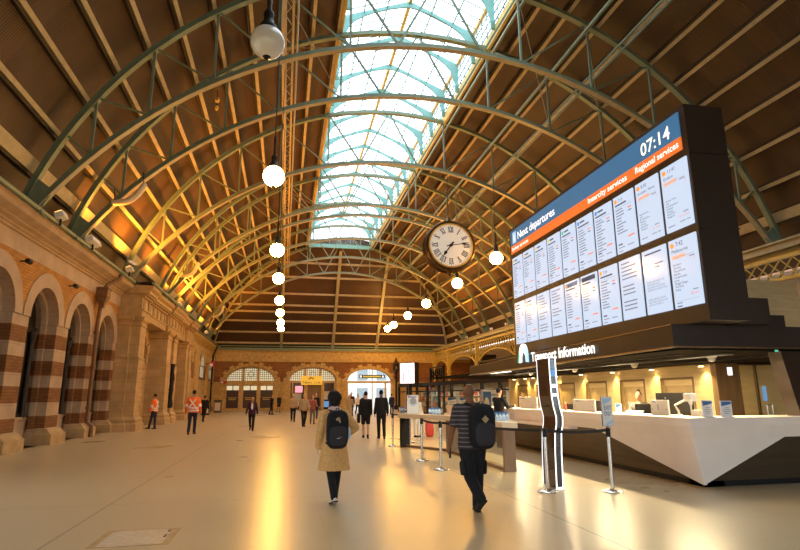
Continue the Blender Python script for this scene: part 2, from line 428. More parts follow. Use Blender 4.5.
def arch_panel(mb, fn, u0, u1, z0, z1, ops, depth, seg=16, back=True):
    """wall panel with arched openings. fn(u,d,z)->xyz; ops = [(centre, halfwidth, spring, rise, sill)] sorted"""
    def q(*p): mb.quadpts([fn(*a) for a in p])
    for d in ((0, depth) if back else (0,)):
        u = u0
        for c, w, s, rs, sill in ops:
            q((u, d, z0), (c - w, d, z0), (c - w, d, z1), (u, d, z1))
            if sill > z0: q((c - w, d, z0), (c + w, d, z0), (c + w, d, sill), (c - w, d, sill))
            for i in range(seg):
                a0, a1 = PI - PI * i / seg, PI - PI * (i + 1) / seg
                p0 = (c + w * math.cos(a0), d, s + rs * math.sin(a0)); p1 = (c + w * math.cos(a1), d, s + rs * math.sin(a1))
                q(p0, p1, (p1[0], d, z1), (p0[0], d, z1))
            u = c + w
        q((u, d, z0), (u1, d, z0), (u1, d, z1), (u, d, z1))
    for c, w, s, rs, sill in ops:
        q((c - w, 0, sill), (c - w, depth, sill), (c - w, depth, s), (c - w, 0, s))
        q((c + w, 0, sill), (c + w, depth, sill), (c + w, depth, s), (c + w, 0, s))
        q((c - w, 0, sill), (c + w, 0, sill), (c + w, depth, sill), (c - w, depth, sill))
        for i in range(seg):
            a0, a1 = PI - PI * i / seg, PI - PI * (i + 1) / seg
            q(*[(c + w * math.cos(a), d, s + rs * math.sin(a)) for a, d in ((a0, 0), (a1, 0), (a1, depth), (a0, depth))])
    q((u0, 0, z1), (u1, 0, z1), (u1, depth, z1), (u0, depth, z1))
def arc_ring(mb, fn, c, w, s, rs, t, d0, d1, seg=20, a0=PI, a1=0):
    """archivolt band of thickness t between depths d0 and d1"""
    ts = t if callable(t) else (lambda i: t)
    for i in range(seg):
        b0, b1 = a0 + (a1 - a0) * i / seg, a0 + (a1 - a0) * (i + 1) / seg; tt = ts(i)
        P = []
        for d in (d0, d1):
            for b, k in ((b0, 0), (b1, 0), (b1, tt), (b0, tt)):
                P.append(fn(c + (w + k) * math.cos(b), d, s + (rs + k) * math.sin(b)))
        n = len(mb.v); mb.v += [tuple(p) for p in P]
        for q in ((0, 1, 2, 3), (7, 6, 5, 4), (0, 4, 5, 1), (3, 2, 6, 7), (0, 3, 7, 4), (1, 5, 6, 2)): mb.face(*[n + k for k in q])

# ------------------------------------------------------------------ camera
def basis(psi, th, roll):
    F = Vector((math.sin(psi) * math.cos(th), math.cos(psi) * math.cos(th), math.sin(th)))
    Rt = Vector((math.cos(psi), -math.sin(psi), 0)); U = Rt.cross(F)
    return Rt * math.cos(roll) - U * math.sin(roll), Rt * math.sin(roll) + U * math.cos(roll), F
cr, cu_, cf = basis(R(11.70348), R(12.34689), R(0.3))
cam = bpy.data.cameras.new('camera'); cam.sensor_width = 36; cam.lens = 36 * 550 / 800; cam.clip_end = 400
co = bpy.data.objects.new('camera', cam); COL.objects.link(co)
co.matrix_world = Matrix(((cr.x, cu_.x, -cf.x, 0), (cr.y, cu_.y, -cf.y, 0), (cr.z, cu_.z, -cf.z, 1.65), (0, 0, 0, 1)))
SC.camera = co

# ------------------------------------------------------------------ floor and shell
XC = 5.9
m = MB(); m.box(-40, 60, -60, 90, -.3, 0); structure(m.build('floor', M['floor']))
# floor hatch
t = thing('floor_hatch', 'flush rectangular access cover with tan rim in floor at bottom left', 'floor hatch', (-1.67, 7.6, 0))
m = MB()
for a in ((-2.1, -2.02, 7.2, 8.02), (-1.31, -1.23, 7.2, 8.02), (-2.02, -1.31, 7.2, 7.24), (-2.02, -1.31, 7.98, 8.02)): m.box(a[0], a[1], a[2], a[3], 0, .004)
m.build('rim', mat('dull_brass_rim', (.42, .27, .12), .4, var=.2), t)
m = MB(); m.box(-2.02, -1.31, 7.24, 7.98, 0, .003); m.build('cover', mat('terrazzo_cover', (.62, .50, .34), .22, var=.12, scale=12), t)
m = MB(); m.box(-1.36, -1.33, 7.55, 7.68, .003, .006); m.box(-1.36, -1.33, 7.84, 7.92, .003, .006); m.build('lifting_slot', M['numeral'], t)

# ---- left wall
WX = -8.3
def fl(u, d, z): return (WX - d, u, z)
ARC = [21.2 + 3.45 * k for k in range(-8, 3)]
m = MB()
arch_panel(m, fl, -8, 30.0, 0, 7.2, [(c, 1.17, 4.24, 1.17, 0) for c in ARC], 1.0)
LW = structure(m.build('wall_left', M['wall']))
# plinths of the piers, moulded stone
m = MB()
edges = [-8] + [e for c in ARC for e in (c - 1.17, c + 1.17)] + [29.75]
for a, b in zip(edges[0::2], edges[1::2]):
    prof = [(.30, 0), (.30, .36), (.24, .40), (.12, .54), (0, .58)]
    poly = [(WX + x, a - min(x, .14), z) for x, z in prof] + [(WX - .95, a - .14, 0)]
    e = .14
    secs = []
    for x, z in prof:
        ee = e * x / .3
        secs.append([(WX + x, a - ee, z), (WX + x, b + ee, z), (WX - .95, b + ee, z), (WX - .95, a - ee, z)])
    m.sweep(None, secs)
m.build('pier_plinth', M['stone'], LW)
# archivolt rings
for c in ARC[6:]:
    m = MB(); arc_ring(m, fl, c, 1.17, 4.24, 1.17, .5, -.04, .3, 22); 
    arc_ring(m, fl, c, 1.02, 4.24, 1.02, .15, .32, .5, 22)
    m.build('arch_surround', M['stone_pale'], LW)
    m = MB()   # inner jamb strips
    for sgn in (-1, 1):
        m.box(WX - .5, WX - .32, c + sgn * 1.02 - .001 if sgn > 0 else c - 1.17, c + 1.17 if sgn > 0 else c - 1.02, 0, 4.24)
    m.build('inner_jamb', M['wall'], LW)
# recess backs: dark timber windows over a pale panelled dado
for c in ARC[6:]:
    r = thing('arched_window', f'dark timber arched window deep in the striped brick arcade, %s' % ('nearest the camera' if c < 16 else {17.75: 'cut by the left edge of the photo', 21.2: 'first whole arch from the left', 24.65: 'second whole arch from the left', 28.1: 'beside the downpipe and pilaster'}[round(c, 2)]), 'window', (WX - .9, c, .95), 0, 'arcade windows')
    m = MB(); m.prism([fl(c - 1.17, .72, .95), fl(c + 1.17, .72, .95), fl(c + 1.17, .72, 4.24)] + [fl(c + 1.17 * math.cos(R(a)), .72, 4.24 + 1.17 * math.sin(R(a))) for a in range(15, 180, 15)] + [fl(c - 1.17, .72, 4.24)], (-.05, 0, 0)); m.build('window_leaf', M['darkvoid'], r)
    m = MB()
    for y in (c - .95, c, c + .95): m.box(WX - .72, WX - .66, y - .06, y + .06, .95, 4.0)
    m.box(WX - .72, WX - .65, c - 1.15, c + 1.15, 3.9, 4.12); m.box(WX - .72, WX - .65, c - 1.15, c + 1.15, .95, 1.1)
    m.build('window_frame', M['darkvoid'], r)
    m = MB(); m.lathe([(.10, .95), (.085, 1.2), (.075, 3.5), (.09, 3.6), (.14, 3.72), (.16, 3.95)], (WX - .62, c + .80, 0), 14); m.build('colonnette', M['darkvoid'], r, True)
    d = MB(); d.box(WX - .95, WX - .60, c - 1.17, c + 1.17, 0, .93); d.box(WX - .97, WX - .55, c - 1.17, c + 1.17, .88, .98); d.box(WX - .60, WX - .57, c - .9, c + .9, .25, .75); d.build('window_dado', M['stone_pale'], LW)
# frieze + cornice mouldings along the left wall
def cornice(name, y0, y1, x0, prof, mt, parent):
    m = MB(); poly = [(x0 + x, y0, z) for x, z in prof] + [(x0 - .2, y0, prof[-1][1]), (x0 - .2, y0, prof[0][1])]
    m.prism(poly, (0, y1 - y0, 0)); return m.build(name, mt, parent)
CP = [(0.02, 6.08), (.04, 6.62), (.10, 6.64), (.10, 6.70), (.16, 6.74), (.16, 6.80), (.30, 6.86), (.30, 6.90), (.42, 6.96), (.55, 7.02), (.60, 7.10), (.60, 7.18), (.66, 7.22)]
cornice('trim_1', -8, 30.0, WX, CP, M['stone_pale'], None)['kind'] = 'structure'
cornice('trim_2', 46.2, 68.6, WX, CP, M['stone_gold'], None)['kind'] = 'structure'
m = MB(); m.tube([(-7.58, -8, 7.3), (-7.58, 29.5, 7.3)], .07, 8); m.tube([(-7.58, 46.5, 7.3), (-7.58, 68.4, 7.3)], .07, 8)
for y in [3 + 3 * k for k in range(9)] + [48 + 3 * k for k in range(7)]: m.box(-7.75, -7.5, y - .03, y + .03, 7.2, 7.3)
structure(m.build('trim_3', M['steel_green']))
# ---- pavilion with pilasters
m = MB()
arch_panel(m, fl, 30.0, 46.2, 0, 5.6, [(34.1, 1.75, 3.6, 1.75, 0), (42.1, 1.15, 3.6, 1.15, 0)], 1.0)
m.box(WX - 1, WX + .0, 30.0, 46.2, 5.6, 7.2)
PV = structure(m.build('wall_left', M['ashlar']))
for c, w in ((34.1, 1.75), (42.1, 1.15)):
    m = MB()
    for i in range(11):
        a0 = PI - PI * i / 11; a1 = PI - PI * (i + 1) / 11; tt = .85 if i == 5 else (.55 if i % 2 else .42)
        arc_ring(m, fl, c, w, 3.6, w, tt, -(.16 if i % 2 else .10), .2, 2, a0 - .015, a1 + .015)
    m.build('arch_surround', M['stone'], PV)
    m = MB(); m.box(WX - .9, WX - .8, c - w, c + w, 0, 5.5); m.build('recess_panel', M['brownpanel'] if w < 1.5 else M['ashlar'], PV)
def pilaster(y0, y1, x1, name='pilaster'):
    m = MB(); x0 = WX
    m.sweep(None, [[(x1 + e, y0 - e, z), (x1 + e, y1 + e, z), (x0, y1 + e, z), (x0, y0 - e, z)] for e, z in ((.22, 0), (.22, .32), (.14, .4), (.16, .55), (.05, .66), (.03, .7))])
    z = .7; k = 0
    while z < 3.6:                       # banded rustication
        e = .02
        m.box(x0, x1 + e, y0 - e, y1 + e, z, min(z + .43, 3.6)); z += .47; k += 1
    m.box(x0, x1 - .03, y0 + .03, y1 - .03, .68, 3.62)
    m.box(x0, x1 - .03, y0 + .03, y1 - .03, 3.6, 5.2)
    m.sweep(None, [[(x1 + e, y0 - e, z), (x1 + e, y1 + e, z), (x0, y1 + e, z), (x0, y0 - e, z)] for e, z in ((-.03, 5.15), (.02, 5.2), (.02, 5.26), (-.02, 5.28), (.0, 5.4), (.10, 5.46), (.14, 5.56), (.14, 5.64))])
    m.build(name, M['ashlar'], PV)
pilaster(30.0, 31.2, -7.25); pilaster(29.75, 30.1, -7.7)
pilaster(36.6, 37.9, -7.2); pilaster(38.7, 39.9, -7.2); pilaster(43.5, 44.3, -7.2); pilaster(44.9, 46.0, -7.2)
# entablature, broken forward over the pilasters
m = MB()
for a, b, e in ((29.7, 31.5, .14), (31.5, 36.3, 0), (36.3, 40.2, .14), (40.2, 43.2, 0), (43.2, 46.3, .14)):
    x = -7.35 + e
    m.box(WX, x, a, b, 5.62, 5.95); m.box(WX, x + .06, a, b, 5.95, 6.02); m.box(WX, x - .03, a, b, 6.02, 6.6); m.box(WX, x + .08, a, b, 6.6, 6.68)
    m.prism([(WX, a, 6.8), (x + .28, a, 6.8), (x + .3, a, 6.95), (x + .42, a, 7.05), (x + .48, a, 7.2), (WX, a, 7.3)], (0, b - a, 0))
    y = a + .1
    while y < b - .1: m.box(WX, x + .22, y, y + .13, 6.68, 6.8); y += .25
    y = a + .2
    while y < b - .3:
        for q in range(3): m.box(x - .04, x + .02, y + q * .13, y + q * .13 + .08, 6.06, 6.56)
        y += 1.0
m.build('entablature', M['stone'], PV)
m = MB(); m.tube([(-6.82, 29.8, 7.38), (-6.82, 46.4, 7.38)], .08, 8); m.build('gutter', M['steel_green'], PV)
m = MB(); m.tube([(-6.85, 29.9, 7.36), (-7.5, 29.9, 7.36), (-7.58, 29.3, 7.3)], .09, 8); m.build('gutter', M['black'], PV)
# far left stretch with three lit windows
m = MB()
WINS = [(51.8, 1.5), (59.9, 1.5), (66.3, 1.3)]
arch_panel(m, fl, 46.2, 68.6, 0, 7.2, [(c, w, 4.7, w * .8, 3.45) for c, w in WINS], .5)
LF = structure(m.build('wall_left', M['farwall']))
for n, (c, w) in enumerate(WINS):
    m = MB()
    for i in range(9):
        a0 = PI - PI * i / 9; a1 = PI - PI * (i + 1) / 9
        arc_ring(m, fl, c, w, 4.7, w * .8, .55 if i % 2 else .35, -.08, .15, 2, a0 - .01, a1 + .01)
    m.build('arch_surround', M['stone_gold'], LF)
    wo = empty_structure(f'window_{n + 3}')
    m = MB(); m.prism([fl(c - w, .06, 3.45), fl(c + w, .06, 3.45), fl(c + w, .06, 4.7)] + [fl(c + w * math.cos(R(a)), .06, 4.7 + w * .8 * math.sin(R(a))) for a in range(15, 180, 15)] + [fl(c - w, .06, 4.7)], (-.03, 0, 0)); m.build('pane', M['leadglass'], wo)
    m = MB()
    for k in range(-2, 3): m.box(WX - .06, WX - .02, c + k * w / 2.5 - .03, c + k * w / 2.5 + .03, 3.45, 4.7 + w * .8 * math.sqrt(max(0, 1 - (k / 2.5) ** 2)))
    m.box(WX - .06, WX - .02, c - w, c + w, 4.6, 4.7); m.box(WX - .06, WX - .02, c - w, c + w, 3.45, 3.55)
    m.build('window_frame', M['lead'], wo)
m = MB()
for a, b in ((46.2, 48), (54.5, 57), (62.6, 64.2), (67.6, 68.4)):
    z = 0; k = 0
    while z < 6.0: m.box(WX, WX + (.16 if k % 2 else .12), a, b, z, z + .5); z += .5; k += 1
m.build('pier', M['stone_gold'], LF)
m = MB(); m.box(WX, WX + .3, 46.2, 68.6, 0, .5); m.build('plinth', M['stone'], LF)

# downpipe with rainwater head
t = thing('downpipe', 'brown rainwater downpipe with hopper head running down the striped brick pier', 'downpipe', (-8.1, 26.25, 0))
m = MB(); m.tube([(-7.62, 27.0, 7.15), (-7.62, 26.9, 6.95), (-7.95, 26.3, 6.55), (-8.02, 26.25, 6.3)], .09, 8); m.tube([(-8.1, 26.25, 5.6), (-8.14, 26.25, 4.9), (-8.14, 26.25, .62), (-7.93, 26.25, .45), (-7.93, 26.25, 0)], .085, 10); m.build('pipe', M['pipe'], t, True)
m = MB(); m.sweep(None, [[(-8.1 - a + .05, 26.25 - a, z), (-8.1 + a + .05, 26.25 - a, z), (-8.1 + a + .05, 26.25 + a, z), (-8.1 - a + .05, 26.25 + a, z)] for a, z in ((.1, 5.5), (.12, 5.7), (.24, 6.0), (.24, 6.3), (.28, 6.32), (.28, 6.4))]); m.build('hopper_head', M['pipe'], t)
m = MB()
for z in (1.2, 2.9, 4.4): m.lathe([(.085, z - .05), (.12, z - .05), (.12, z + .05), (.085, z + .05)], (-8.14, 26.25, 0), 12)
m.build('pipe_bracket', M['pipe'], t)
t = thing('downpipe', 'dark thin downpipe with bent top by the far end of left wall', 'downpipe', (-7.6, 63.4, 0))
m = MB(); m.tube([(-7.5, 64.6, 7.1), (-7.6, 63.9, 6.6), (-7.74, 63.4, 6.0), (-7.74, 63.4, 0)], .10, 8); m.build('pipe', M['black'], t, True)
m = MB()
for z in (1.5, 3, 4.5): m.lathe([(.1, z - .05), (.14, z - .05), (.14, z + .05), (.1, z + .05)], (-7.74, 63.4, 0), 10)
m.build('pipe_bracket', M['black'], t)
# black cloth hanging between the paired pilasters
m = MB(); pts = []
secs = []
for i in range(13):
    z = .95 + 2.75 * i / 12; r = .17 + .03 * math.sin(i * 1.7); 
    secs.append([(-7.12 + .75 * r * math.cos(a) * (1 + .2 * math.sin(3 * a + i)), 38.3 + 1.6 * r * math.sin(a), z) for a in [2 * PI * k / 14 for k in range(14)]])
m.sweep(None, secs); o = m.build('furled_banner', CL['black'], None, True); tag(o, 'long black cloth hanging between the paired stone pilasters', 'banner')

# ---- far wall
FY = 68.5
def ff(u, d, z): return (u, FY + d, z)
FA = [(-3.96, 2.82, 3.45, 1.62), (3.33, 2.85, 3.45, 1.62), (10.25, 2.78, 3.3, 1.55)]
m = MB(); arch_panel(m, ff, -9.3, 32, 0, 7.25, [(c, w, s, r, 0) for c, w, s, r in FA], .8, 24)
BW = structure(m.build('wall_back', M['farwall']))
m = MB(); m.box(-8, 20, FY - .12, FY, 5.72, 6.9); m.box(-8, 20, FY - .3, FY, 6.9, 7.05); m.box(-8, 20, FY - .2, FY, 5.66, 5.78); m.build('frieze', M['stone_gold'], BW)
for c, w, s, r in FA:
    m = MB()
    N = 17
    for i in range(N):
        a0 = PI - PI * i / N; a1 = PI - PI * (i + 1) / N
        arc_ring(m, ff, c, w, s, r, .62 if i % 2 == 0 else .38, -.14 if i % 2 == 0 else -.09, .2, 2, a0 - .008, a1 + .008)
    z = 0; k = 0
    while z < s:
        e = .62 if k % 2 else .4
        for sg in (-1, 1): m.box(min(c + sg * w, c + sg * (w + e)), max(c + sg * w, c + sg * (w + e)), FY - .1, FY + .1, z, min(z + .42, s))
        z += .44; k += 1
    m.build('voussoir_surround', M['stone_gold'], BW)
m = MB(); m.box(-8, 20, FY - .2, FY, 0, .3)
for c, w, s, r in FA: pass
# arch one: fanlight and three doors
def fanlight(idx, c, w, s, r, mulls):
    wo = empty_structure(f'window_{idx}')
    m = MB(); m.prism([ff(c - w, .5, s)] + [ff(c + w * math.cos(R(a)), .5, s + r * math.sin(R(a))) for a in range(180, -1, -10)] + [ff(c + w, .5, s)], (0, .04, 0)); m.build('pane', M['leadglass'], wo)
    m = MB()
    for x in mulls: m.box(c + x - .14, c + x + .14, FY + .3, FY + .5, s, s + r * math.sqrt(1 - (x / w) ** 2))
    arc_ring(m, ff, c, w - .12, s, r - .12, .12, .3, .5, 20)
    m.box(c - w, c + w, FY + .15, FY + .5, s - .25, s); m.build('window_frame', M['stone_gold'], wo)
    m = MB()
    k = -w + .3
    while k < w:
        m.box(c + k - .022, c + k + .022, FY + .44, FY + .5, s, s + r * math.sqrt(max(0, 1 - (k / w) ** 2))); k += .24
    z = s + .24
    while z < s + r:
        hw = w * math.sqrt(1 - ((z - s) / r) ** 2); m.box(c - hw, c + hw, FY + .44, FY + .5, z - .022, z + .022); z += .24
    m.tube([(c + .32 * math.cos(2 * PI * i / 20), FY + .47, s + .75 + .32 * math.sin(2 * PI * i / 20)) for i in range(20)], .025, 6, True)
    m.build('lead_came', M['lead'], wo); return wo
fanlight(1, *FA[0], (-.85, .85)); fanlight(2, *FA[1], (-.9, .9))
m = MB()
for x0, x1 in ((-6.78, -6.62), (-5.25, -4.72), (-3.2, -2.75), (-1.35, -1.14)): m.box(x0, x1, FY + .15, FY + .6, 0, 3.3)
m.box(-6.78, -1.14, FY + .1, FY + .6, 2.9, 3.35); m.box(-6.78, -1.14, FY + .1, FY + .7, 0, .28); m.build('door_pier', M['stone_gold'], BW)
for n, (x0, x1) in enumerate(((-6.62, -5.25), (-4.72, -3.2), (-2.75, -1.35))):
    d = empty_structure(f'door_{n + 1}')
    m = MB(); m.box(x0, x1, FY + .3, FY + .36, .28, 2.25)
    for zz in ((.4, .95), (1.1, 2.1)): m.box(x0 + .12, x1 - .12, FY + .27, FY + .31, zz[0], zz[1])
    m.build('door_leaf', M['door'], d)
    m = MB(); m.box(x0, x1, FY + .3, FY + .34, 2.33, 2.85); m.build('transom_pane', M['leadglass'], d)
    m = MB(); m.box((x0 + x1) / 2 - .05, (x0 + x1) / 2 + .05, FY + .26, FY + .34, 2.3, 2.88); m.box(x0, x1, FY + .26, FY + .36, 2.23, 2.35); m.build('door_frame', M['door'], d)
    m = MB(); m.box(x0 + .2, x1 - .2, FY + .25, FY + .28, 1.42, 1.50); m.box(x0 + .3, x1 - .3, FY + .25, FY + .28, 1.22, 1.30); m.build('door_lettering', M['ochre'], d)
# arch two: shops behind; arch three: open street
m = MB(); m.box(.9, 1.05, FY + .2, FY + .5, 0, 3.3)
for x0, x1 in ((.48, .75), (2.35, 2.75), (4.4, 4.75), (5.95, 6.18)): m.box(x0, x1, FY + .2, FY + .5, 0, 3.3)
m.build('door_pier', M['stone_gold'], BW)
m = MB(); m.box(-9, 6.9, FY + 3.6, FY + 3.8, 0, 5.5); m.box(6.7, 6.9, FY + .8, FY + 3.8, 0, 5.5); m.box(-9, -8.8, FY + .8, FY + 3.8, 0, 5.5); m.box(-9, 6.9, FY + .8, FY + 3.8, 5.4, 5.5)
structure(m.build('wall_back_shop', M['door'])); 
t = thing('newsagent_sign', 'yellow lettered sign hanging in the middle arch of far wall', 'sign', (3.2, FY - .1, 3.1))
m = MB(); m.box(1.95, 4.45, FY - .16, FY - .02, 2.95, 4.0); m.build('sign_panel', M['yellowsign'], t)
text('News Link', 'sign_lettering', M['browntext'], (2.15, FY - .16, 3.08), (1, 0, 0), (0, 0, 1), .34, 2.1, parent=t)
m = MB(); m.obox((3.0, FY - .17, 3.72), (.18, 0, .1), (0, .01, 0), (-.03, 0, .06)); m.obox((3.35, FY - .17, 3.7), (.14, 0, -.06), (0, .01, 0), (.02, 0, .05)); m.build('sign_emblem', M['browntext'], t)
for n, (x, z0, z1, w, c, lb) in enumerate(((1.75, 2.05, 2.85, .9, 'adpink', 'pink lit poster inside newsagent left of brown door'), (5.1, .3, 1.0, .7, 'glassblue', 'blue lit vending front inside the middle arch, right side'), (5.15, 1.2, 2.2, .8, 'white', 'pale poster rack inside the middle arch, right side'), (1.6, .4, 1.95, 1.0, 'white', 'pale magazine rack inside the middle arch, left side'))):
    t = thing('shop_display', lb, 'shop display', (x, FY + 1.5, z0))
    m = MB(); m.box(x - w / 2, x + w / 2, FY + 1.5, FY + 1.6, z0, z1); m.build('display_panel', M[c], t)
    m = MB(); m.box(x - w / 2 - .05, x + w / 2 + .05, FY + 1.6, FY + 1.7, z0 - .04 if z0 > 1 else 0, z1 + .04); m.box(x - .05, x + .05, FY + 1.7, FY + 1.75, 0, z1); m.build('display_frame', M['black'], t)
m = MB(); m.box(2.75, 4.4, FY + .35, FY + .45, 0, 3.2); m.build('brown_door', M['brownpanel'], BW)
m = MB(); m.box(7.5, 13.0, FY + .2, FY + .35, 3.15, 3.4)
m.box(7.5, 7.65, FY + .2, FY + .35, 0, 3.2); m.box(12.2, 12.4, FY + .2, FY + .35, 0, 3.2); m.box(10.6, 10.72, FY + .3, FY + .36, 0, 4.8); m.build('street_door_frame', M['ochre'], BW)
t = thing('hanging_exit_sign', 'long dark sign hung inside the bright street arch', 'sign', (10.3, FY + .2, 3.9))
m = MB(); m.box(9.0, 12.2, FY + .05, FY + .2, 3.75, 4.15); m.build('sign_panel', M['black'], t)
m = MB()
for k in range(9): m.box(9.5 + k * .25, 9.68 + k * .25, FY + .02, FY + .05, 3.86, 4.04)
m.build('sign_lettering', M['yellowtext'], t)
m = MB(); m.box(9.1, 9.3, FY + .02, FY + .05, 3.84, 4.06); m.box(11.85, 12.05, FY + .02, FY + .05, 3.84, 4.06); m.build('sign_arrow', M['whitetext'], t)
m = MB(); m.box(10.3, 10.36, FY + .1, FY + .15, 4.15, 4.85); m.build('hanger', M['black'], t)
m = MB()
m.box(-2, 40, 86, 87, 0, 9); structure(m.build('wall_street', M['outside']))
m = MB()
for x in range(2, 24, 3):
    m.box(x, x + 1.6, 85.9, 86.1, .8, 2.8); m.box(x, x + 1.6, 85.9, 86.1, 4, 6)
structure(m.build('window_9', mat('street_window', (.32, .38, .44), .2, var=.2)))

# ---- right side hall beyond the girder, back and side closures
m = MB(); m.box(31, 31.4, -8, 69, 0, 9.5); structure(m.build('wall_right', M['brownbrick']))
m = MB(); m.box(-10, 32, -8.4, -8, 5.2, 20)
for a, b in ((-10, -3), (2.2, 3.0), (8.2, 9.0), (14.2, 32)): m.box(a, b, -8.4, -8, 0, 5.2)
structure(m.build('wall_front', M['stone']))
m = MB(); m.box(18.9, 31, -8, 69, 6.1, 6.25)
for y in range(-6, 68, 3): m.box(18.9, 31, y, y + .12, 5.95, 6.1)
structure(m.build('ceiling', M['whiteceiling']))
for n, c in enumerate((26, 36, 46, 56, 64)):
    wo = empty_structure(f'window_{10 + n}')
    m = MB(); m.prism([(30.95, c + 1.9 * math.cos(R(a)), 3.3 + 1.5 * math.sin(R(a))) for a in range(180, -1, -12)], (-.05, 0, 0)); m.build('pane', M['leadglass'], wo)
    m = MB()
    for k in (-1, 0, 1): m.box(30.8, 30.9, c + k * .9 - .05, c + k * .9 + .05, 3.3, 3.3 + 1.5 * math.sqrt(1 - (k * .9 / 1.9) ** 2))
    m.box(30.8, 30.95, c - 2, c + 2, 3.15, 3.3); m.build('window_frame', M['black'], wo)
for n, y in enumerate((47.0, 35.5, 58.5, 25.5)):
    t = thing('stone_column', ['brown round column rising behind the glass kiosk, second from far end', 'brown round column behind the man with backpack', 'brown round column rising behind the glass kiosk, farthest', 'brown round column hidden behind the information canopy'][n], 'column', (21.5, y, 0), 0, 'brown columns beyond the lattice girder')
    m = MB(); m.lathe([(.75, 0), (.75, .5), (.6, .6), (.55, 3.9), (.55, 4.2)], (21.5, y, 0), 20); m.build('shaft', M['brownbrick'], t, True)
    m = MB(); m.lathe([(.56, 4.2), (.75, 4.3), (.75, 4.45), (.95, 4.6), (1.0, 4.9)], (21.5, y, 0), 20); m.box(20.4, 22.6, y - 1.1, y + 1.1, 4.9, 6.1); m.build('capital', M['darkvoid'], t)

# ------------------------------------------------------------------ roof
RT, ZT, RB, ZB = 14.8, 3.35, 16.5, -1.55
RR = 15.25
def arcp(r, zc, ang): return (XC + r * math.sin(ang), zc + r * math.cos(ang))
A_MAX = R(77); LX0, LX1, XR = 1.98, 8.85, 5.5
A_L = {-1: math.asin((XC - LX0 + .05) / RR), 1: math.asin((LX1 + .05 - XC) / RR)}
def roof_half(sg):
    m = MB(); N = 40
    angs = [sg * (A_L[sg] + (A_MAX - A_L[sg]) * i / N) for i in range(N + 1)]
    secs = []
    for y in (-8, 69.4):
        o_ = [(arcp(RR, ZT, a)[0], y, arcp(RR, ZT, a)[1]) for a in angs]; i_ = [(arcp(RR + .15, ZT, a)[0], y, arcp(RR + .15, ZT, a)[1]) for a in reversed(angs)]
        secs.append(o_ + i_)
    m.sweep(None, secs); o = m.build('ceiling_roof', M['roof'], None, True); structure(o)
roof_half(-1); roof_half(1)
# barrel closes over the hip behind the lantern
m = MB(); secs = []
angs = [-A_L[-1] + (A_L[-1] + A_L[1]) * i / 8 for i in range(9)]
for y in (58.8, 69.4): secs.append([(arcp(RR, ZT, a)[0], y, arcp(RR, ZT, a)[1]) for a in angs] + [(arcp(RR + .15, ZT, a)[0], y, arcp(RR + .15, ZT, a)[1]) for a in reversed(angs)])
m.sweep(None, secs); structure(m.build('ceiling_roof', M['roof'], None, True))
# hip plane
HY0, HZ0, HY1, HZ1 = 59.6, 18.4, 69.0, 7.2
def hy(z): return HY0 + (HZ0 - z) / (HZ0 - HZ1) * (HY1 - HY0)
def hw(z, r=RR): 
    v = r * r - (z - ZT) ** 2; return math.sqrt(max(v, .01))
m = MB(); m.prism([(-9.5, hy(7), 7), (21.3, hy(7), 7), (21.3, hy(18.6), 18.6), (-9.5, hy(18.6), 18.6)], (0, .15, .1)); structure(m.build('ceiling_hip', M['roof']))
trim_n = [4]
def trim(m, mt, smooth=False):
    o = m.build(f'trim_{trim_n[0]}', mt, None, smooth); trim_n[0] += 1; o['kind'] = 'structure'; return o
for z in (16.3, 14.9, 13.2, 12.0, 11.3, 10.3, 9.1, 7.9):
    w_ = hw(z) - .1; m = MB(); m.bar((XC - w_, hy(z) - .12, z), (XC + w_, hy(z) - .12, z), .16, .22); trim(m, M['purlin'])
m = MB(); m.bar((-8, FY - .25, 7.15), (19.8, FY - .25, 7.15), .3, .32); m.bar((-8, FY - .35, 7.5), (19.8, FY - .35, 7.5), .12, .12); trim(m, M['steel_green'])
for x in (-.56, 5.65, 11.1):
    zt = min(17.9, ZT + math.sqrt(RR ** 2 - (x - XC) ** 2)) - .3
    m = MB(); m.bar((x, hy(zt) - .3, zt), (x, hy(7.2) - .3, 7.2), .22, .34, up=(1, 0, 0)); trim(m, M['chord'])
for sg in (-1, 1):                      # hip rafters along the meeting line
    pts = []
    for i in range(25):
        z = 17.8 - (17.8 - 7.4) * i / 24; pts.append((XC + sg * (hw(z, RR - .35)), hy(z) - .35, z))
    m = MB(); m.beam(pts, (0, -1, 0), .2, .3); trim(m, M['chord'])
# purlins
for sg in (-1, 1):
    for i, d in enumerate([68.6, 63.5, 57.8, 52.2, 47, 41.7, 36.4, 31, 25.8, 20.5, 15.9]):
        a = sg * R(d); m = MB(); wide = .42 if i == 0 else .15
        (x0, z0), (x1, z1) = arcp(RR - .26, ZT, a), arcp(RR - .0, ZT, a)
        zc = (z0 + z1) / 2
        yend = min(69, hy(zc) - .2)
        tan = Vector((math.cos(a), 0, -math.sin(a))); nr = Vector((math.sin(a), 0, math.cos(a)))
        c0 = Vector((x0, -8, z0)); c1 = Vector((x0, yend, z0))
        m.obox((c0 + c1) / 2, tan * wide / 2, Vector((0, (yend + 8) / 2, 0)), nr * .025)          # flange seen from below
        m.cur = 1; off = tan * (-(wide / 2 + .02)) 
        m.obox((c0 + c1) / 2 + nr * .16 + off, tan * .07, Vector((0, (yend + 8) / 2, 0)), nr * .12)  # dark strip painted as the shadow gap along the flange's left side
        trim(m, [M['purlin'], M['purlin_shade']])
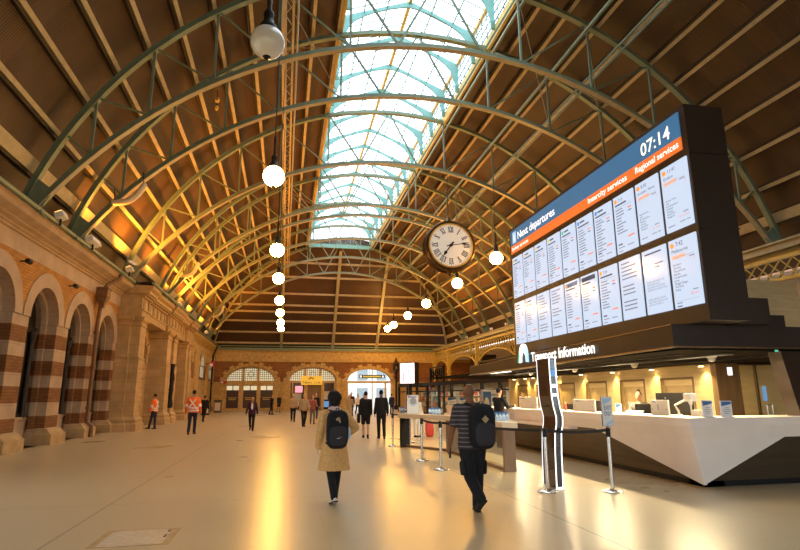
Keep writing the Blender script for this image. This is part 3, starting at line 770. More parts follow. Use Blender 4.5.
# longitudinal braced beams
for x, z in ((-.32, 14.6), (12.1, 14.6)):
    m = MB()
    for dx, dz in (((-.14, 0), (.14, 0), (-.14, .55), (.14, .55)) if x < 0 else ((-.14, 0), (.14, 0))): m.bar((x + dx, -8, z + dz), (x + dx, 62, z + dz), .08 if x < 0 else .06, .09)
    y = -8
    while y < 61: m.bar((x - .14, y, z), (x + .14, y + .6, z), .018); m.bar((x + .14, y + .6, z), (x - .14, y + 1.2, z), .018); y += 1.2
    trim(m, M['purlin'] if x < 0 else M['steel_green'])
m = MB(); m.bar((10.9, -8, 15.4), (10.9, 61, 15.4), .10); m.bar((8.95, -8, 17.3), (8.95, 58, 17.3), .1); trim(m, M['steel_green'])
m = MB(); m.tube([(-.02, -8, 14.45), (-.02, 60, 14.45)], .04, 6); trim(m, M['chord'])

# trusses
PAN = [-13.2, -12.4, -10.75, -8.75, -6.6, -3.95, -.4, 2.95, 6.0, 8.75, 10.75, 12.4, 13.2]
def ztop(dx): return ZT + math.sqrt(max(0, RT ** 2 - dx * dx))
def zbot(dx): return ZB + math.sqrt(RB ** 2 - dx * dx)
def make_truss(y, label):
    t = thing('roof_truss', label, 'roof truss', (XC, y, 7.4), 0, 'crescent roof trusses')
    m = MB(); pts, nr = [], []
    for i in range(49):
        a = R(-73.6 + 147.2 * i / 48); x, z = arcp(RT, ZT, a); pts.append((x, y, z)); nr.append((math.sin(a), 0, math.cos(a)))
    m.beam(pts, nr, .13, .20); m.beam([(p[0] - n[0] * .1, p[1], p[2] - n[2] * .1) for p, n in zip(pts, nr)], nr, .24, .03)
    m.build('top_chord', M['steel_green'], t)
    m = MB(); pts, nr = [], []; am = math.degrees(math.asin(13.8 / RB))
    for i in range(49):
        a = R(-am + 2 * am * i / 48); x, z = arcp(RB, ZB, a); pts.append((x, y, z)); nr.append((math.sin(a), 0, math.cos(a)))
    m.beam(pts, nr, .10, .18); m.build('bottom_chord', M['steel_green'], t)
    m = MB(); m.beam([(p[0] - n[0] * .1, p[1], p[2] - n[2] * .1) for p, n in zip(pts, nr)], nr, .24, .03); m.build('bottom_flange', M['chord'], t)
    for sg in (-1, 1):
        m = MB(); m.prism([(XC + sg * 14.25, y - .06, 7.3), (XC + sg * 13.55, y - .06, 7.55), (XC + sg * 13.3, y - .06, 8.05), (XC + sg * 13.9, y - .06, 8.5)], (0, .12, 0)); m.box(min(XC + sg * 13.5, XC + sg * 14.4), max(XC + sg * 13.5, XC + sg * 14.4), y - .2, y + .2, 7.2, 7.32); m.build('shoe_plate', M['steel_green'], t)
    teal = M['steel_green']
    def strut(dx0, z0, dx1, z1, w):
        m = MB(); m.bar((XC + dx0, y, z0), (XC + dx1, y, z1), w, w * .8, up=(0, 1, 0)); m.build('strut', teal, t)
    for dx in PAN[1:5] + PAN[8:12]: strut(dx, ztop(dx), dx, zbot(dx), .09)
    P = PAN
    for i in range(0, 5): strut(P[i], ztop(P[i]), P[i + 1] , zbot(P[i + 1]), .065)
    for i in range(8, 13): strut(P[i], ztop(P[i]), P[i - 1], zbot(P[i - 1]), .065)
    for a, b in ((-3.95, -2.1), (-.4, -2.1), (-.4, 1.3), (2.95, 1.3)): strut(a, ztop(a), b, zbot(b), .085)
    for dx in (-3.95, 2.95): strut(dx, ztop(dx), dx, zbot(dx), .085)
    return t
TR = [18.4, 22.1, 29.5, 36.9, 39.2, 45.6, 52.3, 59.4]
ORD = ['nearest', 'second nearest', 'third', 'fourth', 'fifth', 'sixth', 'seventh', 'farthest']
tr0 = make_truss(TR[0], 'green crescent roof truss spanning the hall, nearest of the row')
for y, n in zip(TR[1:], ORD[1:]):
    dup(tr0, (XC, y, 7.4), label=f'green crescent roof truss spanning the hall, {n} in the row' + (', carrying the big clock' if y == 29.5 else ''))
# tie rods
def rod(p, q, r=.018):
    m = MB(); m.tube([p, q], r, 6); return m
for y0, y1, nm in ((18.4, 22.1, 'nearest pair'), (36.9, 39.2, 'middle pair')):
    for (d0, d1) in ((2.95, 6.0), (6.0, 8.75), (-6.6, -3.95)):
        m = MB()
        for (ya, yb) in ((y0, y1), (y1, y0)): m.tube([(XC + d0, ya, ztop(d0)), (XC + d1, yb, zbot(d1))], .02, 6)
        m.lathe([(.09, -.02), (.09, .02)], (XC + (d0 + d1) / 2, (y0 + y1) / 2, (ztop(d0) + zbot(d1)) / 2), 10)
        o = m.build('bracing_rod', M['chord']); tag(o, f'thin crossed tie rods between the {nm} of trusses, ' + ('left of the skylight' if d0 < 0 else 'right of the skylight, ' + ('inner' if d0 < 4 else 'outer')), 'tie rod', 'bracing rods')

# lantern skylight
LZ, LE, LR = 18.05, 19.75, 21.15
LAN = empty_structure('window_8')
LY0, LY1 = 2.0, 58.8
m = MB()
for x in (LX0, LX1):
    s_ = -1 if x < XR else 1
    m.box(min(x, x + s_ * .12), max(x, x + s_ * .12), LY0, LY1, LZ - .35, LZ + .25); m.box(x - .1, x + .1, LY0, LY1, LE - .06, LE + .1)
m.box(XR - .08, XR + .08, LY0, LY1, LR - .14, LR + .06); m.build('curb', M['ochre'], LAN)
def lan_rib(y):
    m = MB()
    def q(x, z): return (x, y, z)
    th = .09
    hx = (LX1 - LX0) / 2
    for sg in (-1, 1):
        hx = (LX1 - XR) if sg > 0 else (XR - LX0); e = XR + sg * hx
        # shaped bracket frame: leg, haunch, rafter with curved soffit
        out = [(e, LZ), (e, LE), (XR, LR)]
        inn = [(XR + sg * hx * f, LR - 1.4 * f - dp) for f, dp in ((0, .36), (.12, .26), (.3, .19), (.5, .20), (.66, .27), (.78, .40), (.86, .60), (.91, .95), (.935, 1.3))] + [(XR + sg * hx * .94, LZ)]
        m.prism([(x, y - th / 2, z) for x, z in out + inn], (0, th, 0))
    for sg in (-1, 1): m.lathe([(.13, -.06), (.13, .06)], (XC + sg * 3.35 * .9, y, LE - .38), 14, 'Y') if False else None
    return m
ys = []; y = 26.4 - 2.74 * 8
while y < LY1 - 1: ys.append(y); y += 2.74
ys.append(58.6)
r0 = lan_rib(ys[0]).build('rib', M['steel_teal'], LAN)
for y in ys[1:]:
    c = r0.copy(); COL.objects.link(c); c.location.y = y - ys[0]
for side in (-1, 1):
    e = LX0 if side < 0 else LX1
    for a, b in zip([LY0] + ys, ys + [LY1]):
        if b - a < .1: continue
        m = MB(); m.quadpts([(e, a, LE), (e, b, LE), (XR, b, LR), (XR, a, LR)]); m.build('roof_pane', M['skyglass'], LAN)
        m = MB(); m.quadpts([(e, a, LZ + .2), (e, b, LZ + .2), (e, b, LE), (e, a, LE)]); m.build('side_pane', M['skyglass'], LAN)
# glazing bars
m = MB()
for k in range(-2, 3):
    if k == 0: continue
    for sg in (-1, 1): pass
for sg, e in ((-1, LX0), (1, LX1)):
    for k in (1, 2):
        x = XR + (e - XR) * k / 3; z = LR + (LE - LR) * k / 3; m.bar((x, LY0, z - .04), (x, LY1, z - .04), .06, .07)
m.build('purlin_bar', M['steel_teal'], LAN)
m = MB()
y = LY0
while y < LY1:
    for e in (LX0, LX1): m.bar((e, y, LE - .01), (XR, y, LR - .01), .035, .04); m.bar((e, y, LZ + .2), (e, y, LE), .035)
    y += .685
m.build('glazing_bar', M['bar'], LAN)
m = MB()     # louvre ledges on the lantern sides
for e in (LX0, LX1):
    for k in range(3): m.bar((e, LY0, LZ + .4 + k * .45), (e, LY1, LZ + .4 + k * .45), .05, .06)
m.build('side_rail', M['steel_teal'], LAN)
m = MB(); m.prism([(LX0, LY1, LZ - .4), (LX1, LY1, LZ - .4), (LX1, LY1, LE), (XR, LY1, LR), (LX0, LY1, LE)], (0, .05, 0)); m.build('end_pane', M['skyglass'], LAN)
m = MB(); m.box(LX0, LX1, LY1 - .1, LY1 + .1, LZ - .5, LZ - .1)
for k in range(1, 6): x = LX0 + (LX1 - LX0) * k / 6; m.box(x - .03, x + .03, LY1 - .08, LY1, LZ, LE + .6)
m.build('end_frame', M['steel_teal'], LAN)
m = MB(); m.prism([(LX0 - .3, LY0, LZ - .4), (LX1 + .3, LY0, LZ - .4), (LX1, LY0, LE), (XR, LY0, LR), (LX0, LY0, LE)], (0, -.1, 0)); structure(m.build('wall_lantern_end', M['roof']))
m = MB(); secs = []
for y in (-8, LY0): secs.append([(arcp(RR, ZT, a)[0], y, arcp(RR, ZT, a)[1]) for a in angs] + [(arcp(RR + .15, ZT, a)[0], y, arcp(RR + .15, ZT, a)[1]) for a in reversed(angs)])
m.sweep(None, secs); structure(m.build('ceiling_roof', M['roof'], None, True))

# curved fittings on the left trusses
for n, (PTS, Y, lb) in enumerate((([(-6.8, 8.97), (-6.24, 9.09), (-5.9, 9.4), (-5.68, 9.84)], 22.0, 'cream curved fitting slung under a truss at upper left, nearest of three'), ([(-6.69, 9.2), (-6.3, 9.32), (-6.0, 9.6), (-5.78, 10.18)], 36.8, 'cream curved fitting slung under a truss left of the globes, middle of three'), ([(-6.71, 8.73), (-6.3, 8.82), (-5.95, 9.15), (-5.73, 9.77)], 52.2, 'cream curved fitting slung under a truss left of the globes, farthest of three'))):
    t = thing('curved_fitting', lb, 'ceiling fitting', (PTS[0][0], Y, PTS[0][1]), 0, 'curved cream fittings')
    pts = []
    for i in range(13):                     # smooth curve through the four points
        u = i / 12 * 3; k = min(2, int(u)); f = u - k
        a_, b_, c_, d_ = PTS[max(0, k - 1)], PTS[k], PTS[k + 1], PTS[min(3, k + 2)]
        pts.append(tuple(.5 * (2 * b_[q] + (c_[q] - a_[q]) * f + (2 * a_[q] - 5 * b_[q] + 4 * c_[q] - d_[q]) * f * f + (3 * b_[q] - a_[q] - 3 * c_[q] + d_[q]) * f ** 3) for q in (0, 1)))
    pts = [(x, Y, z) for x, z in pts]
    m = MB(); m.tube(pts, [.09] + [.12] * 11 + [.09], 10); m.build('body', M['tubelamp'], t, True)
    for q in (1, 11): m = MB(); m.tube([pts[q], (pts[q][0] - .1, Y + .08, pts[q][2] + .6)], .02, 6); m.build('bracket', M['black'], t)

t = thing('hanging_sensor', 'small dark pendant fitting hanging under the upper left trusses', 'ceiling fitting', (-3.5, 24.0, 14.4))
m = MB(); m.tube([(-3.5, 24.0, 15.35), (-3.5, 24.0, 14.5)], .02, 6); m.build('rod', M['black'], t); m = MB(); m.ell((-3.5, 24.0, 14.85), .11, .11, .14, 12, 8); m.ell((-3.5, 24.0, 14.45), .08, .08, .13, 12, 8); m.build('body', M['clockgold'], t, True)

# ---- lattice girder on the right
GX = 18.5
COLY = [-3.5, 8, 19.5, 30.9, 42.3, 52, 61.8, 68.3]
m = MB(); m.box(GX - .15, GX + .6, -8, 68.5, 7.02, 7.28); m.box(GX - .25, GX + .2, -8, 68.5, 7.28, 7.36); m.box(GX + .1, GX + .3, -8, 68.5, 6.75, 7.02); structure(m.build('trim_60', M['chord']))
for n, (a, b) in enumerate(zip(COLY[:-1], COLY[1:])):
    t = thing('lattice_girder', 'ochre lattice girder with arched lower edge, ' + ['out of sight by the camera', 'seen right of the departures board', 'hidden behind the departures board', 'just left of the departures board', 'third from the far wall', 'second from the far wall', 'short one against the far wall'][n], 'girder', (GX, (a + b) / 2, 6), 0, 'ochre lattice girders') if n > 0 else None
    if t is None: continue
    L = b - a; flat = b < 25
    m = MB(); m.box(GX - .08, GX + .08, a, b, 6.68, 6.82)
    pts = []
    def low(y):
        if flat: return 5.92
        v = (y - (a + b) / 2) / (L / 2 - .35); return 4.4 + 1.35 * math.sqrt(max(0, 1 - v * v))
    N = 24
    for i in range(N + 1): y = a + .35 + (L - .7) * i / N; pts.append((GX, y, low(y)))
    m.beam(pts, (0, 0, 1) if flat else [(0, .02, 1)] * len(pts), .16, .12); m.build('flange', M['ochre'], t)
    m = MB(); st = .55; k = -8
    def clip(y): return a + .2 <= y <= b - .2
    y = a + .2 - 2
    while y < b + 2:
        for sg in (1, -1):
            # follow the diagonal from the top down until it meets the arch
            prev = None; z = 6.7; yy = y
            seg0 = None
            while z > 4.3:
                if clip(yy) and z > low(yy):
                    if seg0 is None: seg0 = (yy, z)
                    last = (yy, z)
                elif seg0 is not None: break
                z -= .06; yy += sg * .06
            if seg0 and seg0 != last: m.bar((GX + sg * .02, seg0[0], seg0[1]), (GX + sg * .02, last[0], last[1]), .025, .065, up=(1, 0, 0))
        y += st
    m.build('lattice_web', M['ochre'], t)
for n, y in enumerate(COLY[2:]):
    if n == 1 or n == 0:
        lb = ['ochre column bracket just right of the departures board', 'ochre column hidden by the departures board'][n]
    else: lb = 'slender ochre iron column carrying the lattice girder, ' + ['left of the departures board', 'second from the far wall', 'nearest the far wall but one', 'in the far corner'][n - 2]
    t = thing('iron_column', lb, 'column', (GX, y, 0), 0, 'ochre iron columns')
    m = MB(); m.box(GX - .16, GX + .16, y - .16, y + .16, 3.6, 7.0); m.box(GX - .24, GX + .24, y - .24, y + .24, 4.2, 4.4); m.box(GX - .2, GX + .2, y - .2, y + .2, 6.6, 6.8); m.build('post', M['ochre'], t)
    m = MB(); m.lathe([(.3, 0), (.3, .4), (.18, .55), (.15, 3.4), (.26, 3.6), (.26, 3.7)], (GX, y, 0), 14); m.build('shaft', M['ochre'], t, True)
    m = MB(); m.tube([(GX - .16, y, 5.6), (GX - .5, y, 5.8), (GX - .75, y, 6.3), (GX - .8, y, 7.0)], .05, 6); m.build('bracket', M['ochre'], t)

# ------------------------------------------------------------------ hanging globes and clock
GLOBES = []
def make_globe(on, label, loc, rod_top, rad=.37):
    x, y, z = loc
    t = thing('globe_lamp', label, 'globe lamp', loc, 0, 'hanging opal globe lamps')
    k = rad / .37
    m = MB(); m.ell((x, y, z), rad, rad, rad, 28, 18); m.build('globe', M['globe_on' if on else 'globe_off'], t, True)
    m = MB(); m.lathe([(.02 * k, .78 * k), (.10 * k, .76 * k), (.12 * k, .68 * k), (.10 * k, .6 * k), (.14 * k, .46 * k), (.20 * k, .38 * k), (.20 * k, .33 * k)], (x, y, z), 16); m.build('gallery', M['black'], t, True)
    m = MB(); m.tube([(x, y, z + .7 * k), (x, y, z + 1.5 * k)], .055 * k, 10); m.tube([(x, y, z + 1.4 * k), (x, y, rod_top)], .014, 8); m.build('rod', M['bronze'], t, True)
    m = MB(); m.lathe([(.0, -.43 * k), (.05 * k, -.42 * k), (.06 * k, -.38 * k), (.09 * k, -.36 * k)], (x, y, z), 12); m.build('finial', M['black'], t, True)
    return t
GL = [7.8, 13.23, 20.5, 25.7, 31.9, 36.8, 41.7, 45.5]
GRt = [28.8, 36.2, 45.0, 52.3, 59.6, 63.4]
def zr(x, y):
    return zbot(x - XC)
make_globe(False, 'unlit white opal globe lamp hanging at top left, nearest and largest', (-.46, GL[0], 7.0), 17.3, .26)
gp = make_globe(True, 'lit opal globe lamp, first lit one below the unlit globe in left row', (-.46, GL[1], 7.0), 17.3, .26)
for k, y in enumerate(GL[2:]):
    dup(gp, (-.46, y, 7.0), label='lit opal globe lamp in left row, ' + ['second', 'third', 'fourth', 'fifth', 'sixth', 'seventh and farthest'][k] + ' lit one from the camera')
gq = None
for k, y in enumerate(GRt):
    lb_ = 'lit opal globe lamp in right row, ' + ['beside the departures board, nearest', 'just below the big clock', 'third from the camera', 'fourth from the camera', 'fifth from the camera', 'farthest'][k]
    if gq is None: gq = make_globe(True, lb_, (11.6, y, 9.3), 13.85)
    else: dup(gq, (11.6, y, 9.3), label=lb_)

CX, CY, CZ = 9.0, 29.5, 10.0
t = thing('station_clock', 'large round double-faced bronze clock with roman numerals hanging from the roof', 'clock', (CX, CY, CZ))
m = MB(); m.lathe([(1.30, -.42), (1.42, -.46), (1.48, -.40), (1.44, -.33), (1.36, -.30), (1.36, .30), (1.44, .33), (1.48, .40), (1.42, .46), (1.30, .42)], (CX, CY, CZ), 64, 'Y'); m.build('case', M['clockcase'], t, True)
m = MB(); m.lathe([(1.22, -.40), (1.22, -.455), (1.31, -.455), (1.31, -.40)], (CX, CY, CZ), 64, 'Y'); m.build('gilt_ring', M['clockgold'], t, True)
m = MB(); m.lathe([(1.25, -.41), (1.25, -.43)], (CX, CY, CZ), 64, 'Y'); m.build('dial', M['clockface'], t)
NUM = ['XII', 'I', 'II', 'III', 'IIII', 'V', 'VI', 'VII', 'VIII', 'IX', 'X', 'XI']
m = MB()
for k in range(60):
    a = 2 * PI * k / 60; d = Vector((math.sin(a), 0, math.cos(a))); c = Vector((CX, CY - .432, CZ)); m.obox(c + d * 1.15, d * (.035 if k % 5 == 0 else .02), Vector((math.cos(a), 0, -math.sin(a))) * (.016 if k % 5 == 0 else .008), (0, .003, 0))
m.build('minute_track', M['numeral'], t)
for k, s in enumerate(NUM):
    a = 2 * PI * k / 12; up = Vector((math.sin(a), 0, math.cos(a))); rt = Vector((math.cos(a), 0, -math.sin(a)))
    # strokes as solid bars
    m = MB(); W = {'I': .085, 'V': .17, 'X': .17}; tot = sum(W[c] for c in s); x = -tot / 2; h = .30; c0 = Vector((CX, CY - .434, CZ)) + up * .93
    for ch in s:
        w = W[ch]; xc = x + w / 2
        def P2(u, v): return c0 + rt * u + up * v
        def stroke(u0, v0, u1, v1, wd): m.bar(P2(u0, v0), P2(u1, v1), wd, .006, up=(0, 1, 0))
        if ch == 'I': stroke(xc, -h / 2, xc, h / 2, .045)
        elif ch == 'V': stroke(xc - .065, h / 2, xc, -h / 2, .045); stroke(xc + .065, h / 2, xc, -h / 2, .02)
        else: stroke(xc - .065, h / 2, xc + .065, -h / 2, .045); stroke(xc + .065, h / 2, xc - .065, -h / 2, .02)
        x += w
    for v in (-h / 2, h / 2): m.bar(c0 + rt * (-tot / 2) + up * v, c0 + rt * (tot / 2) + up * v, .022, .006, up=(0, 1, 0))
    m.build('numeral', M['numeral'], t)
def hand(ang, L, w, name):
    m = MB(); d = Vector((math.sin(ang), 0, math.cos(ang))); s = Vector((math.cos(ang), 0, -math.sin(ang))); c = Vector((CX, CY - .455, CZ))
    pts = [c - d * .25 - s * w * .6, c - d * .25 + s * w * .6, c + s * w * .35, c + d * L * .55 + s * w * .3, c + d * L * .66 + s * w, c + d * L, c + d * L * .66 - s * w, c + d * L * .55 - s * w * .3, c - s * w * .35]
    m.prism(pts, (0, -.012, 0)); m.lathe([(.09, -.02), (.09, .02)], tuple(c), 16, 'Y'); m.build(name, M['numeral'], t)
hand(2 * PI * (7 + 13.5 / 60) / 12, .80, .10, 'hour_hand'); hand(2 * PI * 13.3 / 60, 1.12, .06, 'minute_hand')
m = MB(); m.tube([(CX, CY, CZ + 1.35), (CX, CY, zbot(CX - XC) - .12)], .022, 10); m.lathe([(.25, 1.35), (.14, 1.6), (.09, 1.8)], (CX, CY, CZ), 16); m.lathe([(.05, -1.75), (.1, -1.68), (.06, -1.58), (.2, -1.42)], (CX, CY, CZ), 16); m.build('hanger', M['clockcase'], t, True)

# ------------------------------------------------------------------ departures board over the information kiosk
BX = 7.3
t = thing('departure_board', 'huge dark departures board with two rows of ten lit displays under a blue header', 'departures board', (BX, 12.6, 3.0))
m = MB(); m.box(BX + .02, BX + .88, 8.35, 16.9, 2.93, 7.12); m.box(BX + .015, BX + .9, 8.33, 16.92, 6.12, 6.14); m.box(BX + .015, BX + .9, 8.33, 16.92, 4.64, 4.66); m.build('cabinet', M['board'], t)
RGT, UPV = (0, -1, 0), (0, 0, 1)
def bq(name, y0, y1, z0, z1, mt, x=BX): m = MB(); m.box(x - .012, x + .03, y0, y1, z0, z1); return m.build(name, mt, t)
bq('blue_header', 8.5, 16.75, 6.50, 7.02, M['blue'])
for y0, y1 in ((8.5, 9.98), (10.0, 11.95), (11.97, 16.75)): bq('orange_strip', y0, y1, 6.24, 6.50, M['orange'])
X2 = BX - .014
text('Next departures', 'header_lettering', M['whitetext'], (X2, 16.18, 6.62), RGT, UPV, .24, 2.55, parent=t, bold=.012)
bq('information_icon', 16.30, 16.58, 6.56, 6.94, mat('pale_blue_icon', (.2, .4, .6), .4, emit=(.35, .55, .75), estr=.9), BX - .003)
text('i', 'icon_lettering', M['whitetext'], (BX - .017, 16.50, 6.63), RGT, UPV, .22, .09, parent=t, bold=.02)
text('07:14', 'clock_lettering', M['clocktext'], (X2, 9.68, 6.60), RGT, UPV, .27, .92, parent=t, bold=.012)
text('Sydney services', 'service_lettering', M['whitetext'], (X2, 16.65, 6.32), RGT, UPV, .12, 1.25, parent=t, bold=.012)
text('Intercity services', 'service_lettering', M['whitetext'], (X2, 11.87, 6.31), RGT, UPV, .135, 1.62, parent=t, bold=.012)
text('Regional services', 'service_lettering', M['whitetext'], (X2, 9.93, 6.31), RGT, UPV, .135, 1.36, parent=t, bold=.012)
rnd = random.Random(3)
PITCH = .8375; Y_R = 8.42
MEL = 'Goulburn\nGunning\nYass Junction\nHarden\nCootamundra\nJunee\nWagga Wagga\nThe Rock\nHenty'
ARM = 'Booked seats\nonly\nBroadmeadow\nMaitland\nDungog\nGloucester\nWingham'
for row, (z0, z1) in enumerate(((4.74, 6.07), (3.24, 4.57))):
    for c in range(10):
        y0 = Y_R + PITCH * c; y1 = y0 + PITCH - .10      # c = 0 is the right end, nearest the camera
        p = bq('display', y0, y1, z0, z1, M['screen'], BX - .0)
        XF = BX - .014
        lines, lig, reds = MB(), MB(), MB()
        def bar(mb, u, v, w, h):                      # u from left edge (0..1), v from top in metres
            ya = y1 - u * (y1 - y0); mb.box(XF - .004, XF, ya - w * (y1 - y0), ya, z1 - v - h, z1 - v)
        left_text = lambda s, m_, u, v, h, w=None, nm='display_lettering': text(s, nm, m_, (XF, y1 - u * (y1 - y0), z1 - v), RGT, UPV, h, w, parent=p)
        icon = MB(); icon.lathe([(.05, -.004), (.05, .004)], (XF - .002, y1 - .10, z1 - .115), 16, 'X')
        if row == 1 and c == 0:
            icon.build('route_icon', M['orangetext'], p)
            left_text('7:42', M['darktext'], .27, .15, .085); left_text('Melbourne', M['darktext'], .10, .27, .07)
            left_text(MEL, M['darktext'], .10, .52, .042, None); left_text('28 min', M['redtext'], .62, 1.13, .055)
            left_text('2', M['redtext'], .86, .48, .06); bar(lig, .1, .37, .8, .004); bar(lig, .1, 1.2, .8, .004)
            bar(lig, .72, .40, .18, .018); bar(lig, .72, 1.03, .18, .018); bar(lig, .1, 1.23, .2, .018); bar(lines, .1, 1.29, .18, .02)
        elif row == 1 and c == 1:
            left_text('PLEASE PROCEED TO\nPLATFORM NO.1\nWAITING ROOM FOR\nBOARDING ASSISTANCE', M['greytext'], .12, .70, .038, None)
            left_text('BUSES DEPART FROM\nWESTERN FORECOURT\n(NR PLATFORM 1)', M['greytext'], .12, 1.06, .038, None)
            bar(lines, .12, .08, .7, .03); bar(lig, .5, .32, .36, .026); bar(lig, .5, .39, .2, .026)
        elif row == 1 and c in (2, 6, 8 - 1):
            for k in range(13):
                if k in (5, 9): continue
                bar(lig, .12, .08 + k * .085, rnd.uniform(.4, .75), .028)
        elif row == 0 and c in (0, 1):
            icon.build('route_icon', M['orangetext'], p)
            left_text('11:41' if c == 0 else '8:30', M['darktext'], .27, .15, .075); left_text('Grafton' if c == 0 else 'Armidale / Moree', M['darktext'], .10, .27, .06, None if c == 0 else .56)
            left_text(ARM, M['darktext'], .10, .72, .038); left_text('4 hr 27m' if c == 0 else '1 hr 16m', M['redtext'], .55, 1.13, .05); left_text('3' if c == 0 else '2', M['redtext'], .86, .46, .06)
            bar(lig, .1, .36, .8, .004); bar(lig, .70, .38, .18, .018); bar(lig, .70, 1.03, .18, .018); bar(lig, .1, 1.22, .25, .018); bar(lig, .55, 1.2, .2, .016); bar(lig, .8, 1.2, .12, .016)
        else:
            cols = ['orangetext', 'orangetext', 'orangetext', 'bluetext', 'bluetext', 'greentext', 'yellowtext', 'yellowtext', 'yellowtext', 'yellowtext']
            icon.build('route_icon', M[cols[c] if row == 0 else ['orangetext', 'redtext', 'orangetext', 'orangetext', 'darktext', 'orangetext', 'bluetext', 'bluetext', 'redtext', 'redtext'][c]], p)
            if row == 0 and c == 2: left_text('7:15', M['darktext'], .27, .15, .07)
            elif row == 1 and c == 3: left_text('7:24', M['darktext'], .27, .15, .07)
            else: bar(lines, .25, .09, .3, .04)
            bar(lines, .1, .2, rnd.uniform(.5, .75), .035); bar(lig, .1, .28, .8, .004)
            for k in range(rnd.choice((8, 9, 10, 12)) if c != 4 or row else 10): bar(lig, .1, .32 + k * .068, rnd.uniform(.25, .5), .024)
            bar(reds, .72, .36, .15, .035); bar(lines, .72, .44, .16, .02); bar(reds, .62, 1.0, .3, .035)
            bar(lines, .1, 1.12, .2, .03); bar(lig, .1, 1.2, .3, .018); bar(lig, .55, 1.2, .3, .018); bar(lig, .1, 1.28, .2, .018)
        if row == 0 and c in (0, 1) or row == 1 and c == 0:
            o = MB()
            for (ua, ub, va, vb) in ((.1, .58, .315, .323), (.1, .58, .38, .388), (.1, .115, .315, .388), (.565, .58, .315, .388)): bar(o, ua, va, ub - ua, vb - va)
            for k in range(7): bar(o, .14 + k * .06, .335, .045, .03)
            o.build('reserved_notice', M['orangetext'], p)
        if row == 1 and c in (4, 5): o = MB(); bar(o, .08, .05, .84, .11); o.build('notice_bar', M['darktext'] if c == 4 else M['greytext'], p)
        if lines.v: lines.build('text_lines', M['darktext'], p)
        if lig.v: lig.build('text_lines', M['greytext'], p)
        if reds.v: reds.build('text_lines', M['redtext'], p)

# ---- canopy of the kiosk
t = thing('information_canopy', 'dark canopy roof of the information kiosk with lit white lettering on its edge', 'canopy', (10, 14, 2.5))
m = MB(); m.prism([(7.0, 8.95, 2.5), (7.0, 20.6, 2.40), (7.0, 20.6, 2.72), (7.0, 8.95, 2.92)], (.35, 0, 0)); m.box(7.35, 16, 8.95, 9.2, 2.5, 2.92); m.box(7.35, 16, 9.2, 20.6, 2.86, 2.92); m.box(7.35, 16, 20.4, 20.6, 2.4, 2.9)
m.build('fascia', M['board'], t)
m = MB(); m.box(7.2, 11.5, 9.1, 27.5, 2.46, 2.50); m.box(11.5, 16, 9.1, 13.35, 2.46, 2.5); m.build('soffit', M['soffit'], t)
m = MB(); m.bar((6.98, 8.95, 2.5), (6.98, 20.6, 2.40), .03, .03); m.bar((6.98, 8.93, 2.5), (16, 8.93, 2.5), .03, .03); m.bar((6.985, 8.95, 2.91), (6.985, 20.6, 2.71), .02, .02); m.build('edge_trim', M['steel'], t)
text('Transport Information', 'fascia_lettering', M['whitetext'], (6.96, 14.94, 2.585), RGT, UPV, .25, 3.40, parent=t, bold=.03)
lg = []
for i in range(15):
    a = PI * i / 14; lg.append((15.48 + .30 * math.cos(a) * 1.0, 2.585 + .56 * math.sin(a) ** .6))
inn = [(15.48 + .17 * math.cos(PI * i / 14), 2.60 + .30 * math.sin(PI * i / 14) ** .75) for i in range(14, -1, -1)]
m = MB()
for i in range(14):
    o0, o1, i0, i1 = lg[i], lg[i + 1], inn[14 - i], inn[13 - i]
    m.cur = 0 if 1 < i < 11 else (1 if i <= 1 else 2)
    m.prism([(6.94, o0[0], o0[1]), (6.94, o1[0], o1[1]), (6.94, i1[0], i1[1]), (6.94, i0[0], i0[1])], (.05, 0, 0))
m.build('fascia_emblem', [M['whitetext'], M['whitetext'], emis('lit_sky_blue', (.25, .75, 1), 1.0)], t)
m = MB(); m.prism([(6.93, 15.86, 2.60), (6.93, 15.78, 2.60), (6.93, 15.70, 2.80), (6.93, 15.76, 2.86)], (.04, 0, 0)); m.build('fascia_emblem', M['greentext'], t)
m = MB(); m.box(12.05, 14.2, 12.6, 13.0, 2.44, 2.46); m.box(12.2, 14.2, 12.9, 13.06, 2.46, 2.85); m.build('soffit', M['soffit'], t)
m = MB(); m.box(8.2, 8.95, 8.7, 10.2, 2.92, 3.42); m.box(9.3, 9.9, 9.3, 10, 2.92, 3.2); m.build('plant_box', M['board'], t)
DL = [13.45, 15.6, 17.75, 19.9, 21.95, 24.2, 25.1, 26.4]
for k, y in enumerate(DL):
    m = MB(); m.lathe([(.09, 2.40), (.09, 2.47)], (11.30, y, 0), 14); o = m.build('downlight', M['steel_dark'], t)
    m = MB(); m.lathe([(.065, 2.385), (.065, 2.405)], (11.30, y, 0), 14); m.build('lamp_lens', M['downlamp'], o)
for k, (x, y) in enumerate(((9.2, 10.6), (9.2, 13.4), (9.0, 16.2), (8.8, 19.0))):
    m = MB(); m.lathe([(.10, 2.42), (.12, 2.46)], (x, y, 0), 14); m.ell((x, y, 2.40), .08, .08, .07, 12, 8); m.build('dome_camera', M['white'], t, True)
m = MB()
for y0 in (10.0, 12.2, 14.4, 16.6, 18.8): m.box(8.0, 8.05, y0, y0 + 1.5, 2.435, 2.46)
m.bar((8.6, 9.3, 2.42), (8.6, 20, 2.42), .05, .05); m.bar((9.8, 9.3, 2.42), (9.8, 20, 2.42), .05, .05); m.build('lighting_track', M['black'], t)
m = MB(); m.box(7.6, 7.7, 18.2, 20.0, 2.435, 2.455); m.build('strip_light', M['striplamp'], t)
m = MB(); m.lathe([(.03, 2.44), (.03, 2.47)], (9.3, 9.02, 0), 8); m.build('green_indicator', M['greentext'], t)

